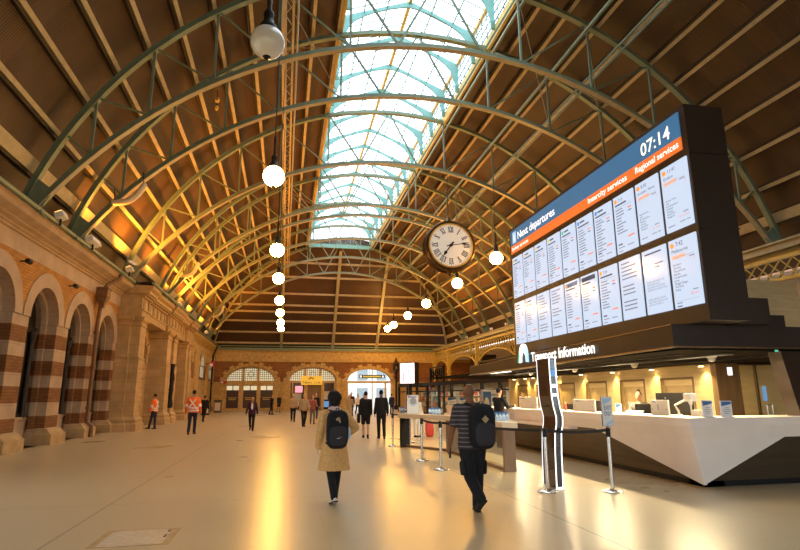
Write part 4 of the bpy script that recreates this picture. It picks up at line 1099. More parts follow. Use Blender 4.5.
# ---- kiosk back wall with niches
KX = 11.6
m = MB(); m.box(KX, KX + .2, 13.3, 27.5, 0, 2.5)
KW = structure(m.build('wall_kiosk', M['kioskniche']))
m = MB()
NI = [(13.3, 14.2), (15.55, 16.75), (17.8, 19.2), (20.2, 21.4), (22.2, 23.4), (24.5, 25.6)]
NI = [(14.02, 15.42), (16.25, 17.6), (18.45, 19.85), (20.75, 22.1), (23.0, 24.2), (25.2, 26.4)]
e = 13.3
for a, b in NI:
    m.box(KX - .14, KX, e, a, 0, 2.5); m.box(KX - .14, KX, a, b, 2.1, 2.5); e = b
m.box(KX - .14, KX, e, 27.5, 0, 2.5); m.build('wall_panel', M['kioskwall'], KW)
m = MB()
for a, b in NI: m.box(KX - .06, KX, a + .05, b - .05, 1.9, 2.06)
m.build('niche_ledge', M['kioskwall'], KW)
for a, b in NI:
    m = MB(); m.box(KX - .155, KX - .135, a - .03, a + .03, .9, 2.13); m.box(KX - .155, KX - .135, b - .03, b + .03, .9, 2.13); m.box(KX - .155, KX - .135, a - .03, b + .03, 2.07, 2.13); m.build('niche_trim', M['brownpanel'], KW)
m = MB(); m.box(KX - .14, 12.2, 13.1, 13.3, 0, 2.5); m.build('end_panel', M['brownpanel'], KW)
m = MB(); m.box(11.8, 18.0, 16.2, 16.4, 0, 5.6); m.build('inner_wall', M['kioskwall'], KW)
d = empty_structure('door_4')
m = MB(); m.box(12.22, 13.9, 13.2, 13.22, 0, 2.42); m.build('glass_leaf', M['glass'], d)
m = MB(); m.box(12.2, 12.24, 13.17, 13.25, 0, 2.45); m.box(12.78, 12.82, 13.17, 13.25, 0, 2.45); m.box(13.88, 13.94, 13.17, 13.25, 0, 2.45); m.box(12.2, 13.94, 13.17, 13.25, 2.42, 2.46); m.build('door_frame', M['steel_dark'], d)
m = MB(); m.tube([(12.93, 13.1, .9), (12.93, 13.1, 1.35)], .02, 8); m.tube([(13.1, 13.1, .9), (13.1, 13.1, 1.35)], .02, 8); m.bar((12.93, 13.1, 1.35), (13.1, 13.1, 1.35), .03); m.build('door_handle', M['steel'], d)
m = MB(); m.box(12.95, 13.05, 13.17, 13.19, 1.45, 1.85); m.build('door_sticker', M['glassblue'], d)
t = thing('exit_lightbox', 'small white lit sign hung from soffit beside the glass door', 'sign', (11.44, 12.6, 2.12))
m = MB(); m.box(11.38, 11.5, 12.58, 12.62, 2.12, 2.33); m.build('sign_panel', M['whitetext'], t); m = MB(); m.bar((11.44, 12.6, 2.38), (11.44, 12.6, 2.47), .02); m.build('hanger', M['black'], t)
# slanted metal column at the right end
t = thing('kiosk_column', 'slanted dark bronze column holding up the right end of the canopy', 'column', (9.8, 9.3, 1.2))
m = MB(); m.prism([(9.52, 9.15, 2.47), (10.4, 9.15, 2.47), (11.0, 9.15, 1.2), (9.78, 9.15, 1.2)], (0, .3, 0)); m.build('shaft', M['bronze'], t)
m = MB(); m.bar((9.98, 9.13, 2.47), (10.25, 9.13, 1.2), .03, .03); m.build('edge_strip', M['steel'], t)

# ---- counter
t = thing('information_counter', 'long white faceted information counter with dark skirt and pointed corner', 'counter', (7.5, 14, 0))
m = MB()
m.prism([(7.15, 8.95, 1.08), (7.15, 24.5, 1.08), (7.15, 24.5, 1.22), (7.15, 8.95, 1.22)], (.95, 0, 0)); m.box(8.1, 14.5, 8.95, 9.8, 1.08, 1.22); m.build('counter_top', M['counter'], t)
m = MB()
m.sweep(None, [[(7.17, 8.97, 1.078), (7.17, 12.2, 1.078), (7.17, 24.5, 1.078), (7.3, 24.5, 1.078), (7.3, 12.2, 1.078), (7.3, 9.1, 1.078)],
               [(7.24, 9.02, .86), (7.24, 12.3, .86), (7.24, 24.5, .86), (7.34, 24.5, .86), (7.34, 12.3, .86), (7.34, 9.1, .86)]])
m.prism([(7.24, 9.02, .86), (7.24, 12.3, .86), (7.42, 9.1, .05)], (.1, .04, 0))
m.sweep(None, [[(7.17, 8.97, 1.078), (9.3, 8.97, 1.078), (14.5, 8.97, 1.078), (14.5, 9.1, 1.078), (9.3, 9.1, 1.078), (7.3, 9.1, 1.078)],
               [(7.24, 9.02, .86), (9.25, 9.02, .86), (14.5, 9.02, .86), (14.5, 9.12, .86), (9.25, 9.12, .86), (7.34, 9.12, .86)]])
m.prism([(7.24, 9.02, .86), (9.2, 9.02, .86), (7.42, 9.1, .05)], (.04, .1, 0))
m.build('white_facet', M['counter'], t)
m = MB(); m.prism([(7.36, 9.12, .86), (7.36, 24.4, .86), (7.5, 24.4, .1), (7.5, 9.2, .1)], (.4, .1, 0)); m.prism([(7.36, 9.12, .86), (14.5, 9.12, .86), (14.5, 9.2, .1), (7.5, 9.2, .1)], (.2, .4, 0)); m.build('skirt', M['skirt'], t)
m = MB(); m.box(7.52, 7.95, 9.22, 24.4, 0, .12); m.box(7.52, 14.5, 9.22, 9.6, 0, .12); m.build('plinth', M['black'], t)
m = MB(); m.box(7.05, 7.3, 13.2, 24.5, .80, .87); m.build('lower_shelf', M['counter'], t)
m = MB()
for y in (11.5, 14.2, 16.9, 19.6, 22.3): m.box(7.15, 7.16, y - .008, y + .008, .87, 1.22)
m.build('panel_joint', M['greycard'], t)
# items on the counter
def stand_sign(x, y, w, h, lb, rz=0, group=None):
    t = thing('counter_sign', lb, 'sign', (x, y, 1.22), rz, group)
    m = MB(); m.box(-w / 2, w / 2, -.01, .01, 0, h); o = m.build('sign_card', M['paper']); o.parent = t
    m = MB(); m.prism([(-w / 2 + .015, -.012, h - .1), (w / 2 - .015, -.012, h - .06), (w / 2 - .015, -.012, h - .015), (-w / 2 + .015, -.012, h - .015)], (0, -.003, 0)); o = m.build('blue_band', M['bluecard']); o.parent = t
    m = MB()
    for k, ww in enumerate((.4, .6, .62, .45)): m.box(-w * ww / 2, w * ww / 2, -.014, -.011, h * .55 - k * h * .11, h * .55 - k * h * .11 + .012)
    o = m.build('text_lines', M['greycard']); o.parent = t
    m = MB(); m.box(-w / 2 - .01, w / 2 + .01, -.05, .05, 0, .012); o = m.build('sign_foot', M['paper']); o.parent = t
    return t
stand_sign(7.80, 9.25, .25, .31, 'white notice with blue top on the counter corner, left of two', .1, 'white notices on the counter corner')
stand_sign(8.12, 9.15, .24, .30, 'white notice with blue top on the counter corner, right of two', 0, 'white notices on the counter corner')
stand_sign(7.75, 12.05, .14, .22, 'small white notice on the counter beside the seated staff member', -.3)
def screen_back(x, y, w, h, lb):
    t = thing('counter_screen', lb, 'desk screen', (x, y, 1.22), 0, 'white desk screens along the counter')
    m = MB(); m.box(x, x + .04, y - w / 2, y + w / 2, 1.22, 1.22 + h); m.build('screen_panel', M['white'], t, bevel=.01)
    m = MB()
    for a, b in ((-.4, .35), (.4, .35), (-.4, .12), (.4, .12)): m.lathe([(.015, -.004), (.015, .004)], (x - .002, y + a * w, 1.22 + b), 8, 'X')
    m.build('fixing', M['greycard'], t)
    m = MB(); m.box(x - .002, x + .002, y + w * .18, y + w * .38, 1.22 + h * .84, 1.22 + h * .9); m.build('blue_tab', M['bluecard'], t)
    return t
screen_back(7.7, 17.0, 1.35, .36, 'white desk screen on the counter behind the lit totem, farthest')
screen_back(7.7, 13.55, 1.1, .30, 'white desk screen on the counter left of the EXIT ONLY sign')
sb = screen_back(7.7, 10.5, .56, .31, 'white numbered desk screen on the counter right of the seated staff member')
text('5', 'screen_number', M['darktext'], (7.695, 10.56, 1.33), RGT, UPV, .10, parent=sb)
def monitor(x, y, w, h, lb, rz=0, z=1.22, lift=.16):
    t = thing('computer_monitor', lb, 'monitor', (x, y, z), rz, 'black monitors behind the counter')
    for nm, bx in (('display_back', (-.03, .03, -w / 2, w / 2, lift, lift + h)), ('stand', (-.01, .05, -.04, .04, 0, lift + .06)), ('base', (-.1, .12, -.14, .14, 0, .015))):
        m = MB(); m.box(*bx); o = m.build(nm, M['black'], None, bevel=.006); o.parent = t
    return t
m = MB(); m.box(8.12, 8.60, 9.85, 24.4, .72, .76); m.box(8.5, 8.55, 10.3, 24.3, .3, .72)
for y in (10.3, 15, 19.6, 24.2): m.box(8.15, 8.56, y, y + .06, 0, .72)
o = m.build('staff_desk', M['tableleg']); tag(o, 'long low brown staff desk behind the white counter', 'desk')
monitor(8.42, 15.35, .6, .46, 'black monitor behind the left edge of the middle white desk screen', .2, .76); monitor(8.42, 14.1, .62, .56, 'black monitor right of the EXIT ONLY sign edge, behind middle desk screen', 0, .76)
monitor(8.42, 12.05, .5, .5, 'black monitor just right of the staff member', .15, .76); monitor(8.45, 11.0, 1.15, .62, 'wide black monitor behind the numbered desk screen', 0, .76, .30); monitor(8.40, 10.12, .44, .34, 'black monitor nearest the counter corner', -.2, .76)
monitor(8.42, 19.0, .55, .42, 'black monitor at far end of the kiosk, left of the totem', 0, .76)
t = thing('desk_camera_arm', 'white jointed desk arm with a square head above the counter', 'desk arm', (8.0, 10.3, 1.22))
m = MB(); m.tube([(8.0, 10.3, 1.22), (8.0, 10.3, 1.30), (8.02, 10.42, 1.42), (8.05, 10.05, 1.56)], .022, 8); m.build('arm', M['white'], t, True)
m = MB(); m.box(7.98, 8.14, 9.9, 10.1, 1.50, 1.66); m.build('head', M['white'], t, bevel=.01); m = MB(); m.lathe([(.07, 1.22), (.06, 1.24)], (8.0, 10.3, 0), 14); m.build('base', M['white'], t)
t = thing('card_reader', 'small black and white card reader near the counter corner', 'card reader', (7.95, 9.75, 1.22))
m = MB(); m.box(7.9, 8.0, 9.65, 9.8, 1.22, 1.34); m.build('body', M['white'], t, bevel=.01); m = MB(); m.tube([(7.98, 9.9, 1.22), (7.98, 9.9, 1.45)], .015, 8); m.ell((7.98, 9.9, 1.48), .035, .035, .06, 10, 8); m.build('handset', M['paper'], t, True)
t = thing('red_bottle', 'small red bottle on the counter left of the middle desk screen', 'bottle', (7.8, 14.7, 1.22))
m = MB(); m.lathe([(.035, 1.22), (.038, 1.32), (.02, 1.37), (.016, 1.41)], (7.8, 14.7, 0), 14); m.build('bottle_body', M['red'], t, True); m = MB(); m.lathe([(.02, 1.41), (.02, 1.44)], (7.8, 14.7, 0), 12); m.build('cap', M['white'], t)
o = MB(); o.obox((7.95, 11.75, 1.25), (.12, .05, 0), (-.06, .14, 0), (.03, 0, .03)); o = o.build('paper_stack', M['paper']); tag(o, 'open white papers lying on the counter before the staff member', 'papers')

# ---- totem
t = thing('lit_totem', 'tall kinked dark totem outlined by white lit edges', 'totem', (4.9, 9.8, 0))
PR = [(2.33, 0), (2.0, .0), (1.62, .01), (1.42, .035), (1.25, .075), (1.12, .07), (.95, .03), (.6, .01), (.02, .0)]
def trg(z, dx): return [(4.82 + dx, 9.6, z), (4.82 + dx, 10.12, z), (4.945 + dx, 10.12, z), (4.945 + dx, 9.6, z)]
m = MB(); m.sweep(None, [trg(z, dx) for z, dx in PR]); m.build('totem_body', M['totem'], t)
m = MB()
for k in (0, 1, 3): m.tube([trg(z, dx)[k] for z, dx in PR], .012 if k != 1 else .008, 6)
m.tube([trg(*PR[0])[k] for k in (1, 0, 3)], .012, 6); m.tube([trg(*PR[-1])[k] for k in (0, 3)], .02, 6); m.build('lit_edge', M['totemlight'], t)
for z0, z1, nm, mm in ((2.12, 2.28, 'side_poster', 'paleblue'), (1.98, 2.11, 'side_poster', 'glassblue'), (1.78, 1.84, 'lit_panel', 'totemlight'), (1.62, 1.67, 'lit_panel', 'totemlight')):
    m = MB(); m.box(4.845, 4.925, 9.585, 9.596, z0, z1); m.build(nm, M[mm], t)

# ---- stanchions and belts
def stanchion(x, y, lb, name='barrier_post'):
    t = thing(name, lb, 'barrier post', (x, y, 0), 0, 'steel barrier posts')
    m = MB(); m.lathe([(.0, 0), (.175, 0), (.18, .012), (.16, .03), (.07, .045), (.035, .06)], (x, y, 0), 28); m.build('base', M['steel'], t, True)
    m = MB(); m.lathe([(.032, .05), (.032, .93)], (x, y, 0), 16); m.build('post', M['steel'], t, True)
    m = MB(); m.lathe([(.0, .92), (.042, .92), (.042, 1.05), (.03, 1.07), (0, 1.075)], (x, y, 0), 16); m.build('belt_head', M['black'], t, True); return t
ST = [(5.63, 9.14, 'steel barrier post carrying the EXIT ONLY sign'), (4.55, 9.40, 'steel barrier post standing in front of the lit totem'), (3.54, 12.62, 'steel barrier post left of the man with backpack, nearer of two side by side'), (3.54, 14.41, 'steel barrier post below the poster stand, farther of two side by side'), (3.58, 18.62, 'steel barrier post at the far left end of the long table'), (4.44, 19.83, 'steel barrier post standing behind the far end of the long table')]
for a in ST: stanchion(*a)
def belt(p, q, lb, sag=.03):
    m = MB(); pts = []
    for i in range(13): f = i / 12; pts.append((p[0] + (q[0] - p[0]) * f, p[1] + (q[1] - p[1]) * f, p[2] + (q[2] - p[2]) * f - sag * 4 * f * (1 - f)))
    m.beam(pts, (0, 0, 1), .004, .05); o = m.build('barrier_belt', M['belt']); tag(o, lb, 'barrier belt', 'black barrier belts'); return o
belt((5.59, 9.15, 1.03), (4.57, 9.39, 1.03), 'black belt between the EXIT ONLY post and the totem post')
belt((4.49, 9.42, 1.03), (3.58, 12.6, 1.03), 'black belt running from the totem post past the man with backpack')
belt((3.54, 12.66, 1.03), (3.54, 14.37, 1.03), 'black belt between the two posts left of the man')
belt((3.62, 18.66, 1.03), (4.42, 19.8, 1.03), 'black belt at the far end of the long table')
t = thing('exit_only_sign', 'pale blue EXIT ONLY sign on top of the right barrier post', 'sign', (5.63, 9.14, 1.075))
m = MB(); m.box(5.545, 5.735, 9.12, 9.145, 1.11, 1.60); m.build('sign_panel', M['paper'], t); m = MB(); m.box(5.535, 5.745, 9.125, 9.15, 1.10, 1.61); m.bar((5.63, 9.14, 1.07), (5.63, 9.14, 1.12), .03); m.build('sign_frame', M['steel'], t)
m = MB(); m.prism([(5.555, 9.118, 1.47), (5.725, 9.118, 1.54), (5.725, 9.118, 1.59), (5.555, 9.118, 1.59)], (0, -.002, 0)); m.prism([(5.555, 9.118, 1.12), (5.725, 9.118, 1.12), (5.725, 9.118, 1.22), (5.555, 9.118, 1.12)], (0, -.002, 0)); m.build('sign_pattern', M['paleblue'], t)
text('EXIT', 'sign_lettering', M['clocknum'], (5.568, 9.114, 1.385), (1, 0, 0), (0, 0, 1), .07, .145, parent=t); text('ONLY', 'sign_lettering', M['clocknum'], (5.568, 9.114, 1.28), (1, 0, 0), (0, 0, 1), .07, .145, parent=t)

# ---- long leaflet table
t = thing('leaflet_table', 'long cream-topped table on slab legs behind the barrier posts', 'table', (4.6, 15.1, 0))
zz = Vector((0, 0, 1))
p0, p1 = Vector((3.72, 18.45, 0)), Vector((4.74, 16.4, 0)); dv = (p1 - p0).normalized(); sv = Vector((-dv.y, dv.x, 0)); wdt = .5
if sv.x < 0: sv = -sv
m = MB(); b0 = p0 + sv * .5; b1 = Vector((5.10, 16.6, 0))
top = [p0, Vector((4.74, 16.3, 0)), Vector((4.74, 11.85, 0)), Vector((5.10, 11.85, 0)), b1, b0]
m.prism([tuple(v + zz * .92) for v in top], (0, 0, .135)); m.build('table_top', M['tabletop'], t)
m = MB(); c = p0 + dv * .12 + sv * .2 + zz * .46; m.obox(c, dv * .05, sv * .17, zz * .46); m.build('leg', M['black'], t)
m = MB(); m.box(4.80, 5.06, 16.0, 16.5, 0, .92); m.build('leg', M['tableleg'], t)
m = MB(); m.box(4.80, 5.06, 11.92, 12.04, 0, .92); m.build('leg', M['tableleg'], t)
m = MB(); m.box(4.86, 5.0, 12.04, 16.0, 0, .07); m.obox((p0 + p1) / 2 + sv * .25 + zz * .035, dv * 1.0, sv * .05, zz * .035); m.build('foot_rail', M['tableleg'], t)
m = MB(); m.box(4.925, 4.935, 12.04, 16.0, .07, .92); m.build('glass_modesty_panel', M['glass'], t)
def tp(s, w): return p0 + dv * s + sv * (wdt * w)
t = thing('poster_stand', 'white poster stand with round picture on the leaflet table', 'poster stand', (4.14, 18.05, 1.055))
c = Vector((4.14, 18.05, 0))
m = MB(); m.box(c.x - .19, c.x + .19, c.y - .01, c.y + .01, 1.055, 1.66); m.build('poster_card', M['paper'], t); m = MB(); m.box(c.x - .2, c.x + .2, c.y - .07, c.y + .09, 1.055, 1.075); m.build('foot', M['glass'], t)
m = MB(); m.lathe([(.11, -.003), (.11, .0)], (c.x + .02, c.y - .012, 1.46), 24, 'Y'); m.build('round_picture', M['greycard'], t)
m = MB(); m.box(c.x - .15, c.x + .13, c.y - .015, c.y - .011, 1.58, 1.61); m.build('blue_heading', M['bluecard'], t)
m = MB(); m.box(c.x - .17, c.x - .1, c.y - .015, c.y - .011, 1.615, 1.645); m.build('red_mark', M['red'], t)
m = MB()
arc_ring(m, lambda u, d, z: (u, c.y - .014 + d, z), c.x + .02, .13, 1.46, .13, .02, 0, .003, 12, PI * 1.05, PI * 1.9); m.build('green_swoosh', M['paleblue'], t)
for n, (s, w, lb) in enumerate(((3.86, 18.45, 'orange and blue leaflet rack left of the poster stand'), (4.62, 17.1, 'blue leaflet rack right of the poster stand'), (4.92, 12.3, 'clear leaflet rack of blue leaflets at near end of the table, right of the man'))):
    c = Vector((s, w, 0)); t = thing('leaflet_rack', lb, 'leaflet rack', tuple(c + zz * 1.055), 0, 'leaflet racks on the table')
    W = (.10, .20, .17)[n]
    m = MB(); m.box(c.x - W, c.x + W, c.y - .05, c.y - .04, 1.055, 1.2); m.box(c.x - W, c.x + W, c.y - .05, c.y + .08, 1.055, 1.065); m.build('holder', M['glass'], t)
    for k in range(4):
        x = c.x - W + k * (2 * W / 4)
        m = MB(); m.obox((x + W / 4, c.y, 1.17), (W / 4 * .85, 0, 0), (0, .012, 0), (0, .02, .10)); m.build('leaflet', M['bluecard'] if (k or n) else mat('orange_leaflet', (.8, .3, .05), .5), t)
    m = MB()
    for k in range(4): x = c.x - W + k * (2 * W / 4); m.obox((x + W / 4, c.y - .018, 1.2), (W / 4 * .6, 0, 0), (0, .003, 0), (0, .006, .03))
    m.build('leaflet_print', M['paleblue'], t)
for n, (x, y, lb, h) in enumerate(((8.2, 27.0, 'white information board with blue top beyond the table, left of the man', 1.53), (8.82, 27.0, 'white information board with blue top just above the man\'s shoulder', 1.53))):
    t = thing('information_board', lb, 'sign', (x, y, 0), 0, 'white free-standing information boards')
    m = MB(); m.box(x - .22, x + .22, y - .02, y + .02, .85, h); m.build('panel', M['paper'], t); m = MB(); m.prism([(x - .21, y - .022, h - .14), (x + .21, y - .022, h - .08), (x + .21, y - .022, h - .01), (x - .21, y - .022, h - .01)], (0, -.003, 0)); m.build('blue_band', M['bluecard'], t)
    m = MB()
    for k in range(3): m.box(x - .15, x + .15, y - .026, y - .022, 1.3 - k * .12, 1.34 - k * .12)
    m.build('text_lines', M['greycard'], t); m = MB(); m.lathe([(.22, 0), (.22, .03), (.025, .05), (.025, .86)], (x, y, 0), 16); m.build('stand', M['steel'], t, True)
t = thing('timetable_cabinet', 'tall pale timetable cabinet with blue side between the man and the counter', 'display cabinet', (9.5, 25.15, 0))
m = MB(); m.box(9.1, 9.95, 25.0, 25.3, 0, 1.9); m.build('cabinet_body', M['paper'], t); m = MB(); m.box(9.12, 9.5, 24.97, 25.0, .1, 1.8); m.build('blue_panel', M['bluecard'], t); m = MB(); m.box(9.52, 9.93, 24.97, 25.0, 1.6, 1.7); m.box(9.52, 9.93, 24.97, 25.0, 1.35, 1.4); m.build('heading_band', M['greycard'], t)
m = MB(); m.ell((9.27, 24.96, 1.2), .13, .01, .35, 16, 8); m.build('picture', M['tabletop'], t)

# ---- glass shop with black frame on the right
t = thing('glass_kiosk', 'black-framed glass kiosk full of bright goods at far right side of the hall', 'kiosk', (13.2, 46, 0))
q0, q1 = Vector((11.75, 57.5, 0)), Vector((14.6, 33.0, 0)); kd = (q1 - q0); KL = kd.length; kd.normalize(); ks = Vector((-kd.y, kd.x, 0)); ks = ks if ks.x > 0 else -ks
m = MB(); m.obox((q0 + q1) / 2 + zz * 2.62, kd * KL / 2, ks * .12, zz * .14); m.obox(q0 + ks * 2 + zz * 2.62, kd * .1, ks * 2, zz * .14)
N = 9
for k in range(N + 1):
    c = q0 + kd * (KL * k / N); m.obox(c + zz * 1.25, kd * .12, ks * .1, zz * 1.25)
m.obox((q0 + q1) / 2 + zz * .08, kd * KL / 2, ks * .1, zz * .08); m.obox((q0 + q1) / 2 + zz * 2.0, kd * KL / 2, ks * .05, zz * .05); m.build('frame', M['black'], t)
for k in range(N):
    a, b = q0 + kd * (KL * k / N + .1), q0 + kd * (KL * (k + 1) / N - .1); m = MB(); m.quadpts([a + zz * .15, b + zz * .15, b + zz * 2.5, a + zz * 2.5]); m.build('pane', M['glass'], t)
m = MB(); m.obox((q0 + q1) / 2 + ks * 4 + zz * 1.35, kd * KL / 2, ks * .05, zz * 1.35); m.build('back_wall', M['kioskwall'], t)
m = MB(); m.obox((q0 + q1) / 2 + ks * 2 + zz * 2.75, kd * KL / 2, ks * 2.1, zz * .04); m.build('roof', M['soffit'], t)
GC = [solid(n, c, .5) for n, c in (('red_goods', (.6, .06, .04)), ('orange_goods', (.75, .28, .04)), ('teal_goods', (.10, .32, .34)), ('cream_goods', (.75, .65, .45)), ('blue_goods', (.08, .2, .5)), ('white_goods', (.8, .78, .72)), ('brown_goods', (.25, .12, .05)), ('pink_goods', (.7, .25, .3)))]
rnd = random.Random(11)
for k in range(8):
    b = q0 + kd * (KL * (k + .5) / 8) + ks * 2.6
    s = thing('shop_shelf', 'shelf unit of bright goods inside the glass kiosk, number %d from its far end' % (k + 1) if False else 'shelf unit of bright goods inside the glass kiosk, ' + ['farthest', 'second farthest', 'third farthest', 'fourth from far end', 'fourth from near end', 'third nearest', 'second nearest', 'nearest'][k], 'shop shelf', tuple(b), 0, 'shelf units in the glass kiosk')
    m = MB(); hl = KL / 16 - .15
    for z in (.1, .6, 1.1, 1.6, 2.1): m.obox(b + zz * z, kd * hl, ks * .2, zz * .02)
    for e_ in (-1, 1): m.obox(b + kd * hl * e_ + zz * 1.1, kd * .02, ks * .2, zz * 1.1)
    m.build('shelf_frame', M['white'], s)
    for z in (.12, .62, 1.12, 1.62):
        u = -hl + .05
        while u < hl - .2:
            w = rnd.uniform(.2, .5); h = rnd.uniform(.2, .42)
            m = MB(); m.obox(b + kd * (u + w / 2) + zz * (z + h / 2), kd * w * .46, ks * .16, zz * h / 2); m.build('goods', rnd.choice(GC), s); u += w
m = MB(); m.obox((q0 + q1) / 2 + ks * 1.3 + zz * 2.62, kd * KL / 2, ks * .08, zz * .02); m.build('strip_light', M['striplamp'], t)
# advertising screen above its far corner
t = thing('advert_screen', 'white lit advertising screen on a black box above the glass kiosk', 'advert screen', (12.4, 52, 2.8))
A0, A1 = Vector((10.95, 53.0, 0)), Vector((12.05, 51.6, 0)); ad = (A1 - A0).normalized(); an = Vector((-ad.y, ad.x, 0)); an = an if an.y > 0 else -an; AL = (A1 - A0).length
m = MB(); m.obox((A0 + A1) / 2 + an * .3 + zz * 3.72, ad * (AL / 2 + .05), an * .3, zz * 1.02); m.build('cabinet', M['board'], t)
m = MB(); m.obox((A0 + A1) / 2 - an * .02 + zz * 3.72, ad * (AL / 2 - .02), an * .02, zz * .95); m.build('screen', M['ad'], t)
m = MB()
for u, z, a, b in ((.25, 3.4, .08, .45), (.62, 3.9, .06, .35), (.75, 3.5, .05, .3)): m.obox(A0 + ad * AL * u - an * .045 + zz * z, ad * a, an * .005, zz * b)
m.build('screen_picture', M['adpink'], t); m = MB(); m.bar(tuple((A0 + A1) / 2 + an * .4), tuple((A0 + A1) / 2 + an * .4 + zz * 2.8), .3); m.build('post', M['black'], t)
t = thing('lamp_standard', 'ornate dark lamp standard in front of far wall beside the right arch', 'lamp standard', (13.3, 66.8, 0))
m = MB(); m.lathe([(.3, 0), (.3, .4), (.12, .6), (.10, 4.2), (.2, 4.4)], (13.3, 66.8, 0), 14); m.build('post', M['black'], t, True); m = MB(); m.lathe([(.2, 4.4), (.45, 4.7), (.35, 5.2), (.55, 5.35), (.2, 5.7), (.05, 6.2)], (13.3, 66.8, 0), 12); m.build('lantern', M['bronze'], t, True)
t = thing('iron_screen', 'black wrought scroll ironwork standing behind the advertising screen', 'iron screen', (15.5, 54, 2.8))
m = MB()
for k in range(3):
    c = Vector((14.6, 51.5 + k * 1.5, 3.6)); 
    m.tube([tuple(c + Vector((0, .6 * math.cos(a) * (1 - a / 16), .7 * math.sin(a) * (1 - a / 16)))) for a in [i * .5 for i in range(26)]], .06, 6)
m.box(14.55, 14.65, 50.5, 55.5, 2.75, 2.9); m.box(14.55, 14.65, 50.5, 55.5, 4.3, 4.4); m.build('scrollwork', M['black'], t)
for y in (50.6, 55.4): m = MB(); m.box(14.5, 14.7, y - .1, y + .1, 0, 4.4); m.build('post', M['black'], t)
# bins and small wall fittings
for x, y, lb in ((-6.95, 54.0, 'grey metal litter bin by the far left wall, nearer of two'), (-6.75, 61.9, 'grey metal litter bin by the far left wall, farther of two')):
    t = thing('litter_bin', lb, 'litter bin', (x, y, 0), 0, 'grey litter bins')
    m = MB(); m.box(x - .36, x + .36, y - .3, y + .3, .08, 1.15); m.build('bin_body', M['steel_dark'], t, bevel=.02); m = MB(); m.box(x - .4, x + .4, y - .34, y + .34, 1.15, 1.25); m.build('lid', M['black'], t); m = MB(); m.box(x - .34, x + .34, y - .28, y + .28, 0, .08); m.build('foot', M['black'], t); m = MB(); m.box(x - .28, x + .28, y - .31, y - .3, .2, 1.0); m.build('front_panel', M['tabletop'], t)
t = thing('red_sign', 'small red and white projecting sign on the far left wall', 'sign', (-7.5, 61.5, 3.6))
m = MB(); m.box(-7.8, -7.3, 61.5, 61.6, 4.7, 5.25); m.build('sign_panel', M['red'], t); m = MB(); m.box(-7.75, -7.5, 61.47, 61.5, 4.75, 5.0); m.build('white_panel', M['paper'], t); m = MB(); m.bar((-8.2, 61.55, 5.0), (-7.8, 61.55, 5.0), .06); m.build('bracket', M['black'], t)
t = thing('red_sign', 'small red and white flat sign on the corner pier of far wall', 'sign', (-6.9, FY - .3, 3.3))
m = MB(); m.box(-7.3, -6.6, FY - .3, FY - .2, 3.1, 3.4); m.build('sign_panel', M['red'], t); m = MB(); m.box(-7.25, -7.0, FY - .32, FY - .3, 3.15, 3.35); m.build('white_panel', M['paper'], t)
for n, (y, z, lb) in enumerate(((18.9, 5.85, 'small black wall spotlight above the arcade, nearer one'), (23.0, 5.85, 'small black wall spotlight above the arcade, farther one'), (26.6, 5.9, 'small black wall spotlight right of the downpipe hopper'))):
    t = thing('wall_spotlight', lb, 'spotlight', (WX + .05, y, z), 0, 'black wall spotlights')
    m = MB(); m.tube([(WX - .02, y, z), (WX + .2, y, z)], .025, 6); m.build('arm', M['black'], t); m = MB(); m.lathe([(.04, -.12), (.08, -.1), (.09, .1)], (WX + .24, y, z), 12, 'Y'); m.build('head', M['black'], t, True)
for n, (y, x, lb) in enumerate(((19.4, -7.5, 'small white floodlight on the left cornice, nearest'), (22.6, -7.5, 'long white floodlight box on the left cornice'), (27.5, -7.4, 'white floodlight on the cornice at the downpipe head'), (38.0, -7.0, 'floodlight on the pavilion cornice, nearer'), (47.5, -7.4, 'floodlight on the cornice past the pavilion, nearer'), (54.5, -7.4, 'floodlight on the cornice past the pavilion, farther'))):
    t = thing('floodlight', lb, 'floodlight', (x, y, 7.36), 0, 'floodlights on the left cornice')
    L_ = .5 if n == 1 else .2
    m = MB(); m.obox((x, y, 7.55), (.13, 0, .05), (0, L_, 0), (-.04, 0, .1)); m.build('housing', M['white'], t, bevel=.01); m = MB(); m.box(x - .03, x + .03, y - .03, y + .03, 7.22, 7.5); m.build('bracket', M['black'], t)
    m = MB(); m.obox((x - .042, y, 7.655), (.10, 0, .04), (0, L_ * .9, 0), (-.004, 0, .01)); m.build('glass_front', M['goldlamp'], t)
t = thing('security_camera', 'pale security camera on a bracket over the downpipe', 'camera', (-7.4, 26.6, 7.4))
m = MB(); m.tube([(-7.5, 26.8, 7.3), (-7.5, 26.8, 7.75), (-7.2, 26.6, 7.75)], .03, 6); m.build('bracket', M['steel'], t); m = MB(); m.obox((-7.1, 26.4, 7.68), (.06, .12, 0), (-.04, .02, 0), (0, 0, .06)); m.obox((-7.1, 27.0, 7.72), (.05, .12, 0), (-.04, .02, 0), (0, 0, .05)); m.build('body', M['white'], t)
for n, y in enumerate([33.5 + 1.55 * k for k in range(8)]):
    t = thing('girder_lamp', 'small spotlight standing on the lattice girder, ' + ['nearest of the row', 'second of the row', 'third of the row', 'fourth of the row', 'fifth of the row', 'sixth of the row', 'seventh of the row', 'farthest of the row'][n], 'spotlight', (GX, 33.5 + 3.6 * n, 7.36), 0, 'spotlights on the lattice girder')
    m = MB(); m.box(GX - .12, GX + .12, 33.5 + 3.6 * n - .1, 33.5 + 3.6 * n + .1, 7.48, 7.7); m.build('head', M['white'], t); m = MB(); m.box(GX - .03, GX + .03, 33.5 + 3.6 * n - .03, 33.5 + 3.6 * n + .03, 7.34, 7.5); m.build('bracket', M['black'], t)

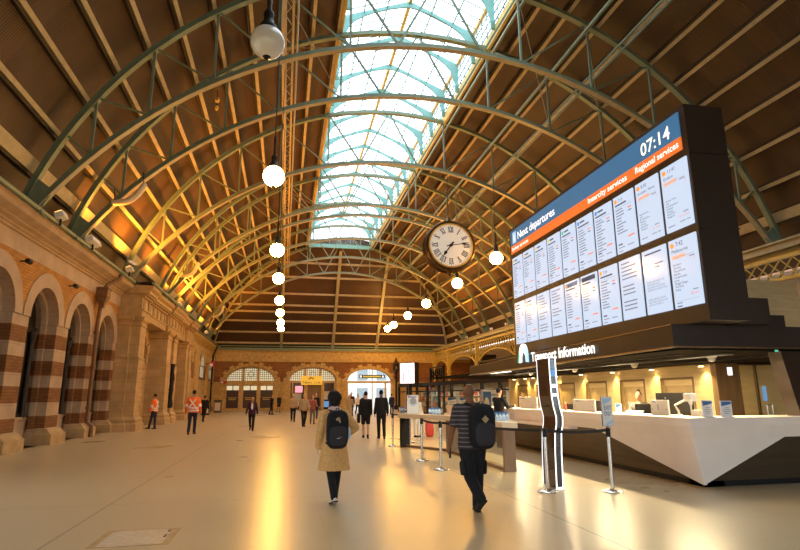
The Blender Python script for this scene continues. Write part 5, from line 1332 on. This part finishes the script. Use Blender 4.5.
# ------------------------------------------------------------------ people
def remesh(mb, voxel, smooth=3, name='tmp'):
    me = mb.mesh(name); o = bpy.data.objects.new('tmp', me); COL.objects.link(o)
    r = o.modifiers.new('r', 'REMESH'); r.mode = 'VOXEL'; r.voxel_size = voxel
    if smooth: sm = o.modifiers.new('s', 'SMOOTH'); sm.iterations = smooth; sm.factor = .5
    dg = bpy.context.evaluated_depsgraph_get(); dg.update()
    out = bpy.data.meshes.new_from_object(o.evaluated_get(dg)); bpy.data.objects.remove(o); bpy.data.meshes.remove(me)
    out.name = name; out.polygons.foreach_set('use_smooth', [True] * len(out.polygons)); return out
def loft(mb, secs, n=18):
    """secs: (z, cx, cy, rx, ry)"""
    mb.sweep(None, [[(cx + rx * math.cos(2 * PI * k / n), cy + ry * math.sin(2 * PI * k / n), z) for k in range(n)] for z, cx, cy, rx, ry in secs])
def V3(*a): return Vector(a)

def person(label, x, y, height, face, top='black', legs='black', skin='pale', hair='short', hairc='hair', shoe='shoe', L=(15, 8), Rr=(-15, 25), armL=(-8, 8, 12), armR=(8, 8, 12),
           coat=None, short=False, skirt=None, vest=None, voxel=.022, group='people in the concourse', lean=3, sit=0.0, handpos=None, elbowR=None, elbowL=None, head_turn=0, bulk=1.0, legw=1.0, close=.015):
    """face: degrees clockwise from 'looking down the hall'. L/Rr = (thigh forward, knee bend); arm = (swing forward, out, elbow bend)"""
    s = height / 1.75
    t = thing('person', label, 'person', (x, y, 0), -R(face), group)
    S_, K_ = M, CL
    def legpts(sd, a, b):
        a, b = R(a), R(b); hip = V3(sd * .095, 0, 0); knee = hip + V3(-sd * close, math.sin(a), -math.cos(a)) * .43
        ank = knee + V3(-sd * (.01 + close * 1.3), math.sin(a - b), -math.cos(a - b)) * .41; toe_d = V3(sd * .15, math.cos(-(b - a) * .75 if b - a > .15 else 0), -math.sin((b - a) * .75) if b - a > .15 else 0).normalized()
        return hip, knee, ank, toe_d
    lp = {-1: legpts(-1, *L), 1: legpts(1, *Rr)}
    low = min(min(lp[k][2].z, lp[k][2].z + lp[k][3].z * .17) for k in lp)
    hz = -low + .075 if not sit else sit
    off = V3(0, 0, hz); lp = {k: tuple(p + off if i < 3 else p for i, p in enumerate(v)) for k, v in lp.items()}
    ln = math.sin(R(lean)); bz = hz - .90
    def tz(z): return (z + bz)
    def ty(z): return (z - .9) * ln
    TOR = [(.84, .155, .105), (.92, .172, .118), (1.0, .158, .108), (1.08, .148, .100), (1.18, .158, .108), (1.28, .175, .118), (1.36, .180, .112), (1.42, .150, .090), (1.46, .085, .065), (1.50, .062, .060)]
    TOR = [(z, rx * bulk, ry * bulk) for z, rx, ry in TOR]
    def torso(mb, z0, z1, g, flare=0):
        loft(mb, [(tz(z), 0, ty(z), rx + g, ry + g) for z, rx, ry in TOR if z0 <= z <= z1])
    shz = 1.40
    def arm(sd, sw, ab, el, over, hp):
        sh = V3(sd * .175 * bulk, ty(shz), tz(shz)); a, o_ = R(sw), R(ab)
        d1 = V3(sd * math.sin(o_), math.sin(a) * math.cos(o_), -math.cos(a) * math.cos(o_)); e = sh + d1 * .29
        d2 = V3(sd * math.sin(o_) * .6, math.sin(a + R(el)), -math.cos(a + R(el))).normalized()
        if over: e = sh + (V3(*over) - V3(0, 0, 0)).normalized() * .29
        w_ = e + d2 * .25
        if hp: d2 = (V3(hp[0], hp[1], tz(hp[2])) - e).normalized(); w_ = e + d2 * .25
        return sh, e, w_, d2
    AR = {-1: arm(-1, *armL, elbowL, handpos[0] if handpos else None), 1: arm(1, *armR, elbowR, handpos[1] if handpos else None)}
    hc = V3(0, ty(1.63) + .015, tz(1.635)); hr = Matrix.Rotation(-R(head_turn), 3, 'Z')
    def H(a, b, c): return hc + hr @ V3(a, b, c)
    # --- body, one continuous skin
    b = MB(); torso(b, .84, 1.5, -.006); b.capsule(V3(0, ty(1.46), tz(1.45)), .058, hc + V3(0, -.015, -.05), .056)
    b.ell(hc + V3(0, 0, .01), .074, .092, .108, 16, 12); b.ell(H(0, .028, -.055), .056, .062, .062, 14, 10)
    b.capsule(H(0, .086, .015), .012, H(0, .102, -.022), .017, 8); b.capsule(H(0, .078, .035), .02, H(0, .08, .03), .02, 8)
    for sd in (-1, 1): b.ell(H(sd * .076, -.005, -.005), .012, .022, .034, 8, 6); b.capsule(H(sd * .03, .078, .036), .014, H(sd * .045, .072, .034), .012, 8)
    b.capsule(H(-.018, .078, -.055), .011, H(.018, .078, -.055), .011, 8)
    for sd in (-1, 1):
        hip, kn, an, td = lp[sd]; b.capsule(hip, .082, kn, .052); b.capsule(kn, .052, kn + (an - kn) * .35, .052); b.capsule(kn + (an - kn) * .35, .052, an, .036); b.capsule(an + V3(0, 0, -.03), .034, an + td * .12 + V3(0, 0, -.045), .028)
        sh, e, w_, d2 = AR[sd]; b.capsule(V3(sd * .1, ty(1.4), tz(1.40)), .055, sh, .056); b.capsule(sh, .052, e, .040); b.capsule(e, .040, w_, .027)
        # hand: palm, four bent fingers, thumb
        side = V3(0, 1, 0) - d2 * d2.y; side = side.normalized() if side.length > .2 else V3(0, 0, 1); nrm = d2.cross(side).normalized() * sd
        if nrm.x * sd > 0: nrm = -nrm
        pc = w_ + d2 * .045
        for q in (-.026, -.009, .009, .026): b.capsule(w_ + d2 * .01 + side * q * .6, .015, w_ + d2 * .085 + side * q, .0125, 8)
        for q, fl_ in ((-.030, .055), (-.010, .070), (.010, .075), (.030, .066)):
            k0 = w_ + d2 * .085 + side * q; k1 = k0 + (d2 * .85 + nrm * .45).normalized() * fl_ * .55; k2 = k1 + (d2 * .45 + nrm * .9).normalized() * fl_ * .5
            b.capsule(k0, .0105, k1, .0095, 8); b.capsule(k1, .0095, k2, .0085, 8)
        t0 = w_ + d2 * .03 + side * .028; t1 = t0 + (d2 * .7 + side * .7 + nrm * .3).normalized() * .045; t2 = t1 + (d2 * .95 + nrm * .3).normalized() * .03
        b.capsule(t0, .014, t1, .011, 8); b.capsule(t1, .011, t2, .010, 8)
    def finish(mb, nm, mt, vx=None, sm=3, labelp=None, parent=None):
        me = remesh(mb, vx or voxel, sm, nm); me.transform(Matrix.Scale(s, 4)); me.materials.append(mt)
        o = bpy.data.objects.new(nm, me); COL.objects.link(o); o.parent = parent or t
        if labelp: o['label'] = labelp
        return o
    finish(b, 'body', SK[skin], min(voxel, .015), 2)
    # --- legs
    if not short:
        m = MB(); torso(m, .84, 1.0, .012)
        for sd in (-1, 1):
            hip, kn, an, td = lp[sd]; m.capsule(hip + V3(0, 0, .0), .098 * legw, kn, .070 * legw); m.capsule(kn, .070 * legw, an + V3(0, 0, .0), .060 * legw)
        finish(m, 'trousers', K_[legs])
    else:
        m = MB(); torso(m, .84, 1.0, .014)
        for sd in (-1, 1): hip, kn, an, td = lp[sd]; m.capsule(hip, .10, hip + (kn - hip) * .8, .085)
        if skirt: loft(m, [(tz(z), 0, ty(z), rx, ry) for z, rx, ry in ((1.0, .165, .12), (.9, .19, .135), (.75, .205, .16), (skirt, .225, .185))])
        finish(m, 'skirt' if skirt else 'shorts', K_[legs])
    for sd in (-1, 1):
        hip, kn, an, td = lp[sd]; m = MB(); up = V3(1, 0, 0).cross(td).normalized()
        heel = an - V3(0, 0, .045) - td * .05 ; 
        m.capsule(heel + V3(0, 0, .005), .036, an + td * .06 - V3(0, 0, .035), .040, 10); m.capsule(an + td * .06 - V3(0, 0, .04), .040, an + td * .15 - V3(0, 0, .05), .030, 10); m.capsule(an - V3(0, 0, .05), .042, an + V3(0, 0, .015), .045, 10)
        o = finish(m, 'shoe', K_[shoe], min(voxel, .013), 2)
        q = MB(); rt = V3(1, 0, 0); c = an + td * .05 - up * .068 if td.z > -.2 else an + td * .05 - up * .066
        q.obox(c, td * .125, rt * .036, up * .009); q = q.build('sole', K_['shoe' if shoe != 'shoe' else 'charcoal']); q.data.transform(Matrix.Scale(s, 4)); q.parent = o
    # --- upper garment
    m = MB(); torso(m, .90 if coat is None else .84, 1.46, .020 if coat is None else .034)
    ge = .016 if coat is None else .028
    for sd in (-1, 1):
        sh, e, w_, d2 = AR[sd]; m.capsule(V3(sd * .09, ty(1.41), tz(1.40)), .062 + ge * .6, sh, .060 + ge); end = w_ - d2 * .01 if not (vest == 'tee') else None
        if end is None: m.capsule(sh, .058 + ge, sh + (e - sh) * .72, .056 + ge)
        else: m.capsule(sh, .056 + ge, e, .045 + ge); m.capsule(e, .045 + ge, end, .034 + ge)
    if coat:
        loft(m, [(tz(z), 0, ty(z), rx, ry) for z, rx, ry in ((1.15, .185, .135), (1.0, .20, .15), (.85, .225, .175), (.7, .245, .195), (coat, .275, .225))])
    else:
        loft(m, [(tz(z), 0, ty(z), rx, ry) for z, rx, ry in ((1.02, .168 * bulk + .008, .118 * bulk + .008), (.92, .182 * bulk, .130 * bulk), (.84, .186 * bulk, .135 * bulk))])
    g_ = finish(m, 'coat' if coat else ('jersey' if vest == 'tee' else 'jacket'), K_[top])
    if vest == 'hivis':
        m = MB()
        def ring(z, h, rx, ry): m.sweep(None, [[(rx * math.cos(2 * PI * k / 24), ty(z) + ry * math.sin(2 * PI * k / 24), tz(zz_)) for k in range(24)] for zz_ in (z - h, z + h)])
        ring(1.03, .03, .182 * bulk + .012, .134 * bulk + .012); ring(.93, .03, .196 * bulk + .012, .144 * bulk + .012)
        yk = -.148 * bulk
        for sg in (-1, 1): m.bar(V3(-.13 * sg, yk + ty(1.06), tz(1.06)), V3(.12 * sg, yk + .008 + ty(1.38), tz(1.38)), .05, .02, up=(0, 1, 0))
        for sd in (-1, 1):
            sh, e, w_, d2 = AR[sd]; c = sh + (e - sh) * .85; dd = (e - sh).normalized(); m.capsule(c, .070, c + dd * .045, .070)
        o = m.build('reflective_tape', K_['silver']); o.data.transform(Matrix.Scale(s, 4)); o.parent = g_; smooth_mesh(o.data)
    # --- hair, eyes, mouth
    m = MB()
    if hair == 'short': m.ell(H(0, -.016, .028), .079, .092, .098, 18, 12)
    elif hair == 'bun': m.ell(H(0, -.018, .026), .080, .092, .10, 18, 12); m.ell(H(0, -.03, .135), .045, .045, .04, 12, 8)
    elif hair == 'long': m.ell(H(0, -.018, .026), .084, .096, .10, 18, 12); m.ell(H(0, -.06, -.09), .085, .05, .13, 16, 10)
    elif hair == 'bushy': m.ell(H(0, -.012, .045), .128, .128, .105, 20, 14); m.ell(H(-.02, -.04, .10), .10, .09, .07, 16, 10); m.ell(H(0, -.045, -.04), .095, .075, .07, 18, 10)
    if m.v: finish(m, 'hair', K_[hairc], min(voxel, .016), 3)
    for sd in (-1, 1):
        m = MB(); m.ell(H(sd * .031, .079, .012), .013, .011, .010, 10, 8); o = m.build('eye', M['numeral']); o.data.transform(Matrix.Scale(s, 4)); o.parent = t
    m = MB(); m.ell(H(0, .087, -.055), .022, .006, .007, 10, 6); o = m.build('mouth', M['red'] if skin == 'pale' else M['browntext']); o.data.transform(Matrix.Scale(s, 4)); o.parent = t
    t['_s'] = s
    return t, dict(LP=lp, AR=AR, tz=tz, ty=ty, s=s, H=H)

def backpack(label, pt, info, w=.16, h=.27, d=.10, z=1.18, mt='black', logo=None, xo=0, tilt=0):
    s = info['s']; t = thing('backpack', label, 'backpack', tuple(pt.location), pt.rotation_euler.z)
    def put(m, nm, mat_, sm=True, bv=0):
        o = m.build(nm, mat_, None, sm, bv); o.data.transform(Matrix.Scale(s, 4)); o.parent = t; return o
    ty, tz = info['ty'], info['tz']; yb = ty(z) - .150
    m = MB(); m.ell((xo, yb - d * .55, tz(z)), w, d, h, 24, 18, .55); put(m, 'main_compartment', CL[mt])
    m = MB(); m.ell((xo, yb - d * 1.35, tz(z - h * .32)), w * .78, d * .55, h * .50, 20, 14, .5); put(m, 'front_pocket', CL['charcoal'])
    for sd in (-1, 1):
        m = MB(); pts = [(xo + sd * .07, yb - .01, tz(z + h * .85)), (sd * .085, ty(1.46) - .05, tz(1.478)), (sd * .105, ty(1.42) + .07, tz(1.45)), (sd * .125, ty(1.3) + .148, tz(1.33)), (sd * .15, ty(1.15) + .13, tz(1.12)), (sd * .19, ty(1.0) + .0, tz(1.0)), (xo + sd * w * .8, yb - .02, tz(z - h * .75))]
        m.beam(pts, [(0, -.5, 1), (0, -.3, 1), (0, .5, 1), (0, 1, .3), (sd, 1, 0), (sd, 0, 0), (0, -1, 0)], .045, .014); put(m, 'strap', CL[mt], False)
    m = MB(); m.tube([(xo - .03, yb - .02, tz(z + h * .93)), (xo - .02, yb - .05, tz(z + h + .03)), (xo + .02, yb - .05, tz(z + h + .03)), (xo + .03, yb - .02, tz(z + h * .93))], .009, 6); put(m, 'grab_handle', CL[mt])
    return t, put, yb, d

# woman in the camel coat
p, inf = person('person in a knee-length camel coat walking away in mid-hall, bushy dark hair and pale scarf', .82, 9.22, 1.66, -6, 'camel', 'black', 'pale', 'bushy', 'hair', 'paleshoe', L=(-6, 16), Rr=(4, 2), armL=(-6, 12, 14), armR=(0, 40, 60), coat=.50, close=.07, voxel=.012, elbowR=(.62, -.12, -.75), handpos=(None, (.20, .02, 1.05)))
m = MB(); m.tube([(.085 * math.cos(a), inf['ty'](1.47) + .078 * math.sin(a), inf['tz'](1.485 + .01 * math.sin(2 * a))) for a in [2 * PI * k / 20 for k in range(20)]], .036, 10, True); o = m.build('scarf', CL['pink'], None, True); o.data.transform(Matrix.Scale(inf['s'], 4)); o.parent = p
bk, put, yb, d = backpack('black backpack with white tick mark worn over the camel coat', p, inf, .185, .31, .095, 1.16, xo=.01)
m = MB(); zt = inf['tz']
def tick(x, z, k, y): return [(x - .055 * k, y, z + .004 * k), (x - .045 * k, y, z - .014 * k), (x - .02 * k, y, z - .016 * k), (x + .06 * k, y, z + .02 * k), (x - .018 * k, y, z - .004 * k), (x - .04 * k, y, z - .004 * k)]
m.prism(tick(.02, zt(1.03), .75, yb - d * 1.93), (0, .02, 0)); put(m, 'tick_mark', CL['white'], False)
m = MB(); m.obox((.0, yb - d * 1.42, zt(1.33)), (.03, 0, .012), (0, .025, 0), (-.008, 0, .02)); m.obox((.025, yb - d * 1.42, zt(1.305)), (.012, 0, -.03), (0, .025, 0), (.01, 0, .01)); put(m, 'orange_patch', CL['tan'], False)
t = thing('water_bottle', 'clear water bottle in the side pocket of the camel coat wearer\'s backpack', 'bottle', tuple(p.location), p.rotation_euler.z)
m = MB(); m.lathe([(.03, -.10), (.033, -.02), (.03, .03), (.014, .07)], (.205, yb - .06, zt(1.10)), 14); o = m.build('bottle_body', M['paleblue'], None, True); o.data.transform(Matrix.Scale(inf['s'], 4)); o.parent = t
m = MB(); m.lathe([(.016, .07), (.016, .09)], (.205, yb - .06, zt(1.10)), 12); o = m.build('cap', CL['white']); o.data.transform(Matrix.Scale(inf['s'], 4)); o.parent = t
# man with backpack
p, inf = person('person with shaved head in striped top and black trousers walking away holding a phone', 2.74, 8.05, 1.80, -4, 'stripe', 'black', 'dark', None, 'hair', 'charcoal', L=(-12, 42), Rr=(6, 4), armL=(2, 13, 14), armR=(10, 10, 62), vest='tee', voxel=.012, bulk=1.18, legw=1.22, lean=4, handpos=(None, (.16, .28, 1.18)))
for sd in (-1, 1):
    hip, kn, an, td = inf['LP'][sd]; dd = (kn - hip).normalized(); c = hip + (kn - hip) * .72 + Vector((sd * .092, 0, 0)); fw = Vector((1, 0, 0)).cross(dd).normalized()
    m = MB(); m.ell(c, .022, .08, .10, 14, 8, .5, Matrix((Vector((1, 0, 0)), fw, dd)).transposed()); o = m.build('cargo_pocket', CL['black'], None, True); o.data.transform(Matrix.Scale(inf['s'], 4)); o.parent = p
bk, put, yb, d = backpack('black backpack with small diamond patch on the man in the striped top', p, inf, .185, .31, .115, 1.16, xo=.075)
m = MB(); c = Vector((.075, yb - d * 1.52, inf['tz'](1.26))); m.obox(c, (.026, 0, .026), (0, .02, 0), (-.026, 0, .026)); put(m, 'diamond_patch', CL['tan'], False)
sh, e, w_, d2 = inf['AR'][-1]
t = thing('mobile_phone', 'dark mobile phone held in the left hand of the man in the striped top', 'phone', tuple(p.location), p.rotation_euler.z)
m = MB(); c = w_ + d2 * .10 + Vector((.03, .005, 0)); m.obox(c, (.005, 0, 0), (0, .036, 0), (0, 0, .075)); o = m.build('phone_body', M['black'], None, bevel=.003); o.data.transform(Matrix.Scale(inf['s'], 4)); o.parent = t
m = MB(); c2 = c + Vector((.0055, 0, 0)); m.obox(c2, (.001, 0, 0), (0, .032, 0), (0, 0, .068)); o = m.build('phone_screen', M['numeral']); o.data.transform(Matrix.Scale(inf['s'], 4)); o.parent = t

# workers in hi-vis
person('person in orange hi-vis jacket with silver X on the back walking away on the left', -3.95, 26.6, 1.90, 4, 'hivis', 'navy', 'tan', 'short', 'hair', 'brownshoe', L=(-8, 14), Rr=(10, 4), armL=(-4, 12, 12), armR=(-4, 12, 12), vest='hivis', voxel=.018, bulk=1.15)
person('person in orange hi-vis jacket standing side-on by the stone pilasters', -6.6, 31.6, 1.78, -78, 'hivis', 'navy', 'tan', 'short', 'hair', 'shoe', L=(14, 2), Rr=(-2, 2), armL=(8, 6, 20), armR=(8, 6, 20), vest='hivis', voxel=.022)
person('person in dark clothes half hidden behind the hi-vis worker on the left', -5.1, 39.0, 1.72, 10, 'black', 'black', 'tan', 'short', L=(18, 8), Rr=(-18, 25), voxel=.028)
# walkers in the middle distance
person('person in plum coat with white shirt front walking this way before the far doors', -1.50, 28.6, 1.62, 180, 'plum', 'black', 'tan', 'short', L=(14, 4), Rr=(-14, 30), armL=(-14, 14, 14), armR=(14, 14, 14), voxel=.02)
m = MB(); m.ell((-1.5, 28.46, 1.17), .055, .03, .16, 12, 8); o = m.build('shirt_front', CL['white'], [c for c in COL.objects if c.name.startswith('person') and c.get('label', '').startswith('person in plum coat')][0], True)
person('person in grey-brown jacket and black trousers walking this way, leftmost of the middle group', .62, 37.5, 1.78, 178, 'tan', 'black', 'pale', 'short', 'brownhair', L=(10, 4), Rr=(-12, 26), armL=(6, 8, 18), armR=(-6, 8, 12), voxel=.024)
person('person in tan knit and black trousers, nearest of the group below the middle arch', 1.10, 31.2, 1.74, 172, 'tan', 'black', 'pale', 'short', 'blond', L=(-10, 22), Rr=(14, 4), armL=(10, 10, 12), armR=(-10, 10, 12), voxel=.022)
person('person in a red checked shirt and grey jeans below the yellow sign', 1.72, 34.4, 1.68, 176, 'check', 'grey', 'pale', 'long', 'brownhair', L=(8, 4), Rr=(-10, 20), armL=(20, 6, 60), armR=(20, 6, 60), voxel=.024)
person('person in black behind the red checked shirt', 2.30, 41.5, 1.80, 182, 'black', 'navy', 'pale', 'short', 'hair', L=(6, 4), Rr=(-6, 12), voxel=.028)
person('person in black with fair hair standing at the far doors, left of two', -1.05, 52.0, 1.72, 100, 'black', 'black', 'pale', 'short', 'blond', L=(6, 4), Rr=(-6, 12), voxel=.03)
person('person in black shorts and dark top at the far doors, right of two', -.50, 60.5, 1.76, 150, 'black', 'black', 'tan', 'short', 'hair', short=True, L=(8, 4), Rr=(-8, 14), voxel=.03)
person('person in black just left of the camel coat wearer\'s head, far back', 4.70, 50.5, 1.80, 180, 'black', 'black', 'tan', 'short', 'hair', L=(8, 4), Rr=(-8, 14), voxel=.03)
person('person in a tan dress walking towards the camera, right of the camel coat wearer', 4.15, 36.3, 1.70, 180, 'tan', 'tan', 'pale', 'long', 'brownhair', short=True, skirt=.5, L=(8, 4), Rr=(-8, 14), armL=(10, 14, 40), armR=(10, 14, 40), voxel=.026)
person('tall person in a plum shirt behind the one in the tan dress', 5.35, 45.5, 1.88, 180, 'plum', 'navy', 'pale', 'short', 'brownhair', L=(8, 4), Rr=(-8, 14), voxel=.028)
person('person in a white shirt and black trousers crossing the bright right arch', 6.45, 50.0, 1.78, 170, 'white', 'black', 'tan', 'short', 'hair', L=(16, 4), Rr=(-14, 24), armL=(-10, 12, 20), armR=(12, 12, 30), voxel=.026)
person('person in charcoal between the white shirt and the black pair', 7.05, 50.3, 1.72, 180, 'charcoal', 'black', 'pale', 'short', 'brownhair', L=(8, 4), Rr=(-8, 14), voxel=.03)
person('person in black shorts walking away before the bright arch, left of the black pair', 3.20, 22.3, 1.78, 6, 'black', 'black', 'pale', 'short', 'hair', short=True, L=(12, 4), Rr=(-8, 12), armL=(-8, 9, 10), armR=(6, 6, 16), voxel=.018, bulk=.98)
person('person in black suit walking away before the bright arch, right of the black pair', 3.76, 21.9, 1.84, 0, 'black', 'black', 'dark', 'short', 'hair', L=(8, 4), Rr=(-9, 14), armL=(4, 7, 16), armR=(-4, 12, 34), voxel=.018, bulk=.98)
t = thing('shoulder_bag', 'black bag hanging beside the left walker of the black pair', 'bag', (2.92, 22.3, .75))
m = MB(); m.ell((2.92, 22.3, .78), .06, .15, .19, 16, 10, .5); m.build('bag_body', CL['black'], t, True); m = MB(); m.tube([(2.92, 22.2, .95), (2.93, 22.3, 1.05), (2.92, 22.4, .95)], .01, 6); m.build('handle', CL['black'], t)
person('person in a navy top walking near the right pier of the bright arch', 9.35, 49.0, 1.76, 0, 'navy', 'navy', 'tan', 'short', 'hair', L=(8, 4), Rr=(-8, 14), voxel=.028)
person('person in white beyond the leaflet table with a red bag, behind the poster stand', 5.36, 22.6, 1.62, 150, 'white', 'white', 'tan', 'short', 'blond', shoe='shoe', L=(4, 2), Rr=(-2, 4), armL=(6, 8, 14), armR=(6, 10, 14), voxel=.02)
t = thing('shopping_bag', 'red carrier bag standing on the floor behind the leaflet table', 'bag', (5.88, 22.6, 0))
m = MB(); m.ell((5.88, 22.6, .3), .17, .08, .30, 16, 10, .5); m.build('bag_body', M['red'], t, True); m = MB(); m.tube([(5.80, 22.6, .55), (5.88, 22.6, .76), (5.96, 22.6, .55)], .012, 6); m.build('handle', M['red'], t)
# customer at the counter and staff behind it
person('person in a dark jacket standing side-on at the far end of the white counter', 6.88, 17.45, 1.86, 62, 'black', 'black', 'pale', 'short', 'hair', L=(3, 2), Rr=(-3, 4), armL=(30, 8, 60), armR=(34, 8, 62), voxel=.016)
person('person in grey shirt with dark hair in a bun, reading behind the white counter', 8.98, 13.0, 1.72, 226, 'grey', 'black', 'tan', 'bun', 'hair', L=(80, 80), Rr=(80, 80), armL=(38, 10, 70), armR=(34, 12, 80), voxel=.014, sit=.90)
def office_chair(x, y, sz, lb, back=True):
    t = thing('office_chair', lb, 'chair', (x, y, 0), 0, 'black office chairs behind the counter')
    m = MB(); m.ell((x, y, sz), .23, .23, .045, 20, 8, .6); m.build('seat', CL['black'], t, True); m = MB(); m.lathe([(.03, .06), (.03, sz - .03)], (x, y, 0), 12)
    for k in range(5): a = 2 * PI * k / 5; m.bar((x, y, .08), (x + .28 * math.cos(a), y + .28 * math.sin(a), .04), .04)
    m.build('base', M['black'], t); m = MB(); m.ell((x + .30, y, sz + .36), .05, .2, .22, 16, 10, .6); m.bar((x + .2, y, sz), (x + .32, y, sz + .25), .03); m.build('backrest', CL['black'], t, True)
office_chair(9.02, 13.02, .74, 'black office chair under the staff member reading behind the counter')
person('person behind the farthest white desk screen, only hair and forehead showing', 9.0, 17.9, 1.66, 270, 'navy', 'black', 'tan', 'short', 'brownhair', L=(80, 80), Rr=(80, 80), armL=(30, 8, 60), armR=(30, 8, 60), voxel=.024, sit=.66)
office_chair(9.02, 17.9, .48, 'black office chair hidden behind the farthest white desk screen')
t = thing('paper_leaflet', 'white leaflet held up by the staff member behind the counter', 'paper', (8.5, 12.85, 1.3))
o = MB(); o.obox((8.55, 12.78, 1.34), (.05, .05, 0), (.002, -.002, 0), (-.03, 0, .13)); o.build('sheet', M['paper'], t); o = MB(); o.obox((8.548, 12.776, 1.34), (.03, .03, 0), (.003, -.003, 0), (-.018, 0, .08)); o.build('print', M['paleblue'], t)

# ------------------------------------------------------------------ lights
def light(kind, name, loc, col, power, **k):
    l = bpy.data.lights.new(name, kind); l.color = col; l.energy = power
    o = bpy.data.objects.new(name, l); COL.objects.link(o); o.location = loc
    for a, v in k.items():
        if a == 'aim':
            o.rotation_euler = (Vector(v) - Vector(loc)).to_track_quat('-Z', 'Y').to_euler()
        else: setattr(l, a, v)
    return o
WARM = (1, .50, .12)
for y, x, p in ((22.6, -7.3, 900), (27.5, -7.2, 3400), (33, -6.8, 4000), (38.0, -6.8, 4200), (43, -6.8, 4200), (47.5, -7.2, 4000), (54.5, -7.2, 3400), (60, -7.2, 2000)):
    light('SPOT', 'cornice_floodlight', (x, y, 7.75), (1, .36, .03), p, spot_size=R(130), spot_blend=.8, shadow_soft_size=.15, aim=(x + 1.2, y + 1, 14))
for y in (33.5, 40.7, 47.9, 55):
    light('SPOT', 'girder_floodlight', (GX - .2, y, 7.9), (1, .36, .03), 3000, spot_size=R(130), spot_blend=.8, shadow_soft_size=.15, aim=(GX - 3, y, 14))
for y in DL:
    light('SPOT', 'kiosk_downlight', (11.30, y, 2.37), (1, .66, .20), 105, spot_size=R(105), spot_blend=1.0, shadow_soft_size=.03, aim=(11.42, y, 0))
for x, y in ((8.3, 10.5), (8.3, 13.5), (8.3, 16.5), (8.3, 19.5)):
    light('AREA', 'kiosk_strip', (x, y, 2.42), (1, .78, .44), 230, shape='RECTANGLE', size=.2, size_y=1.4)
light('AREA', 'kiosk_room', (13.2, 14.8, 2.8), (1, .66, .22), 90, size=1.2)
for y in (37, 44, 51): light('AREA', 'glass_kiosk_strip', (14.9 - (y - 36) * .11, y, 2.55), (1, .80, .50), 90, shape='RECTANGLE', size=.3, size_y=4)
for y in (10, 20, 30, 40, 50, 60): light('AREA', 'side_hall_lamp', (24, y, 5.9), (1, .62, .25) if y > 25 else (1, .85, .75), 160, size=2.0)
for x, y in ((1.5, 70.8), (4.8, 70.8)): light('AREA', 'shop_lamp', (x, y, 3.6), (1, .85, .6), 40, size=1.0)

w = bpy.data.worlds.new('world'); SC.world = w; w.use_nodes = True
bg = w.node_tree.nodes['Background']; bg.inputs[0].default_value = (.80, .92, 1.0, 1); bg.inputs[1].default_value = 4.5
SC.view_settings.view_transform = 'Standard'; SC.view_settings.look = 'None'; SC.view_settings.exposure = 0.0; SC.view_settings.gamma = 1; SC.view_settings.use_curve_mapping = False
try: SC.cycles.use_denoising = True
except Exception: pass
SC.cycles.max_bounces = 8; SC.cycles.transparent_max_bounces = 12; SC.cycles.sample_clamp_indirect = 8
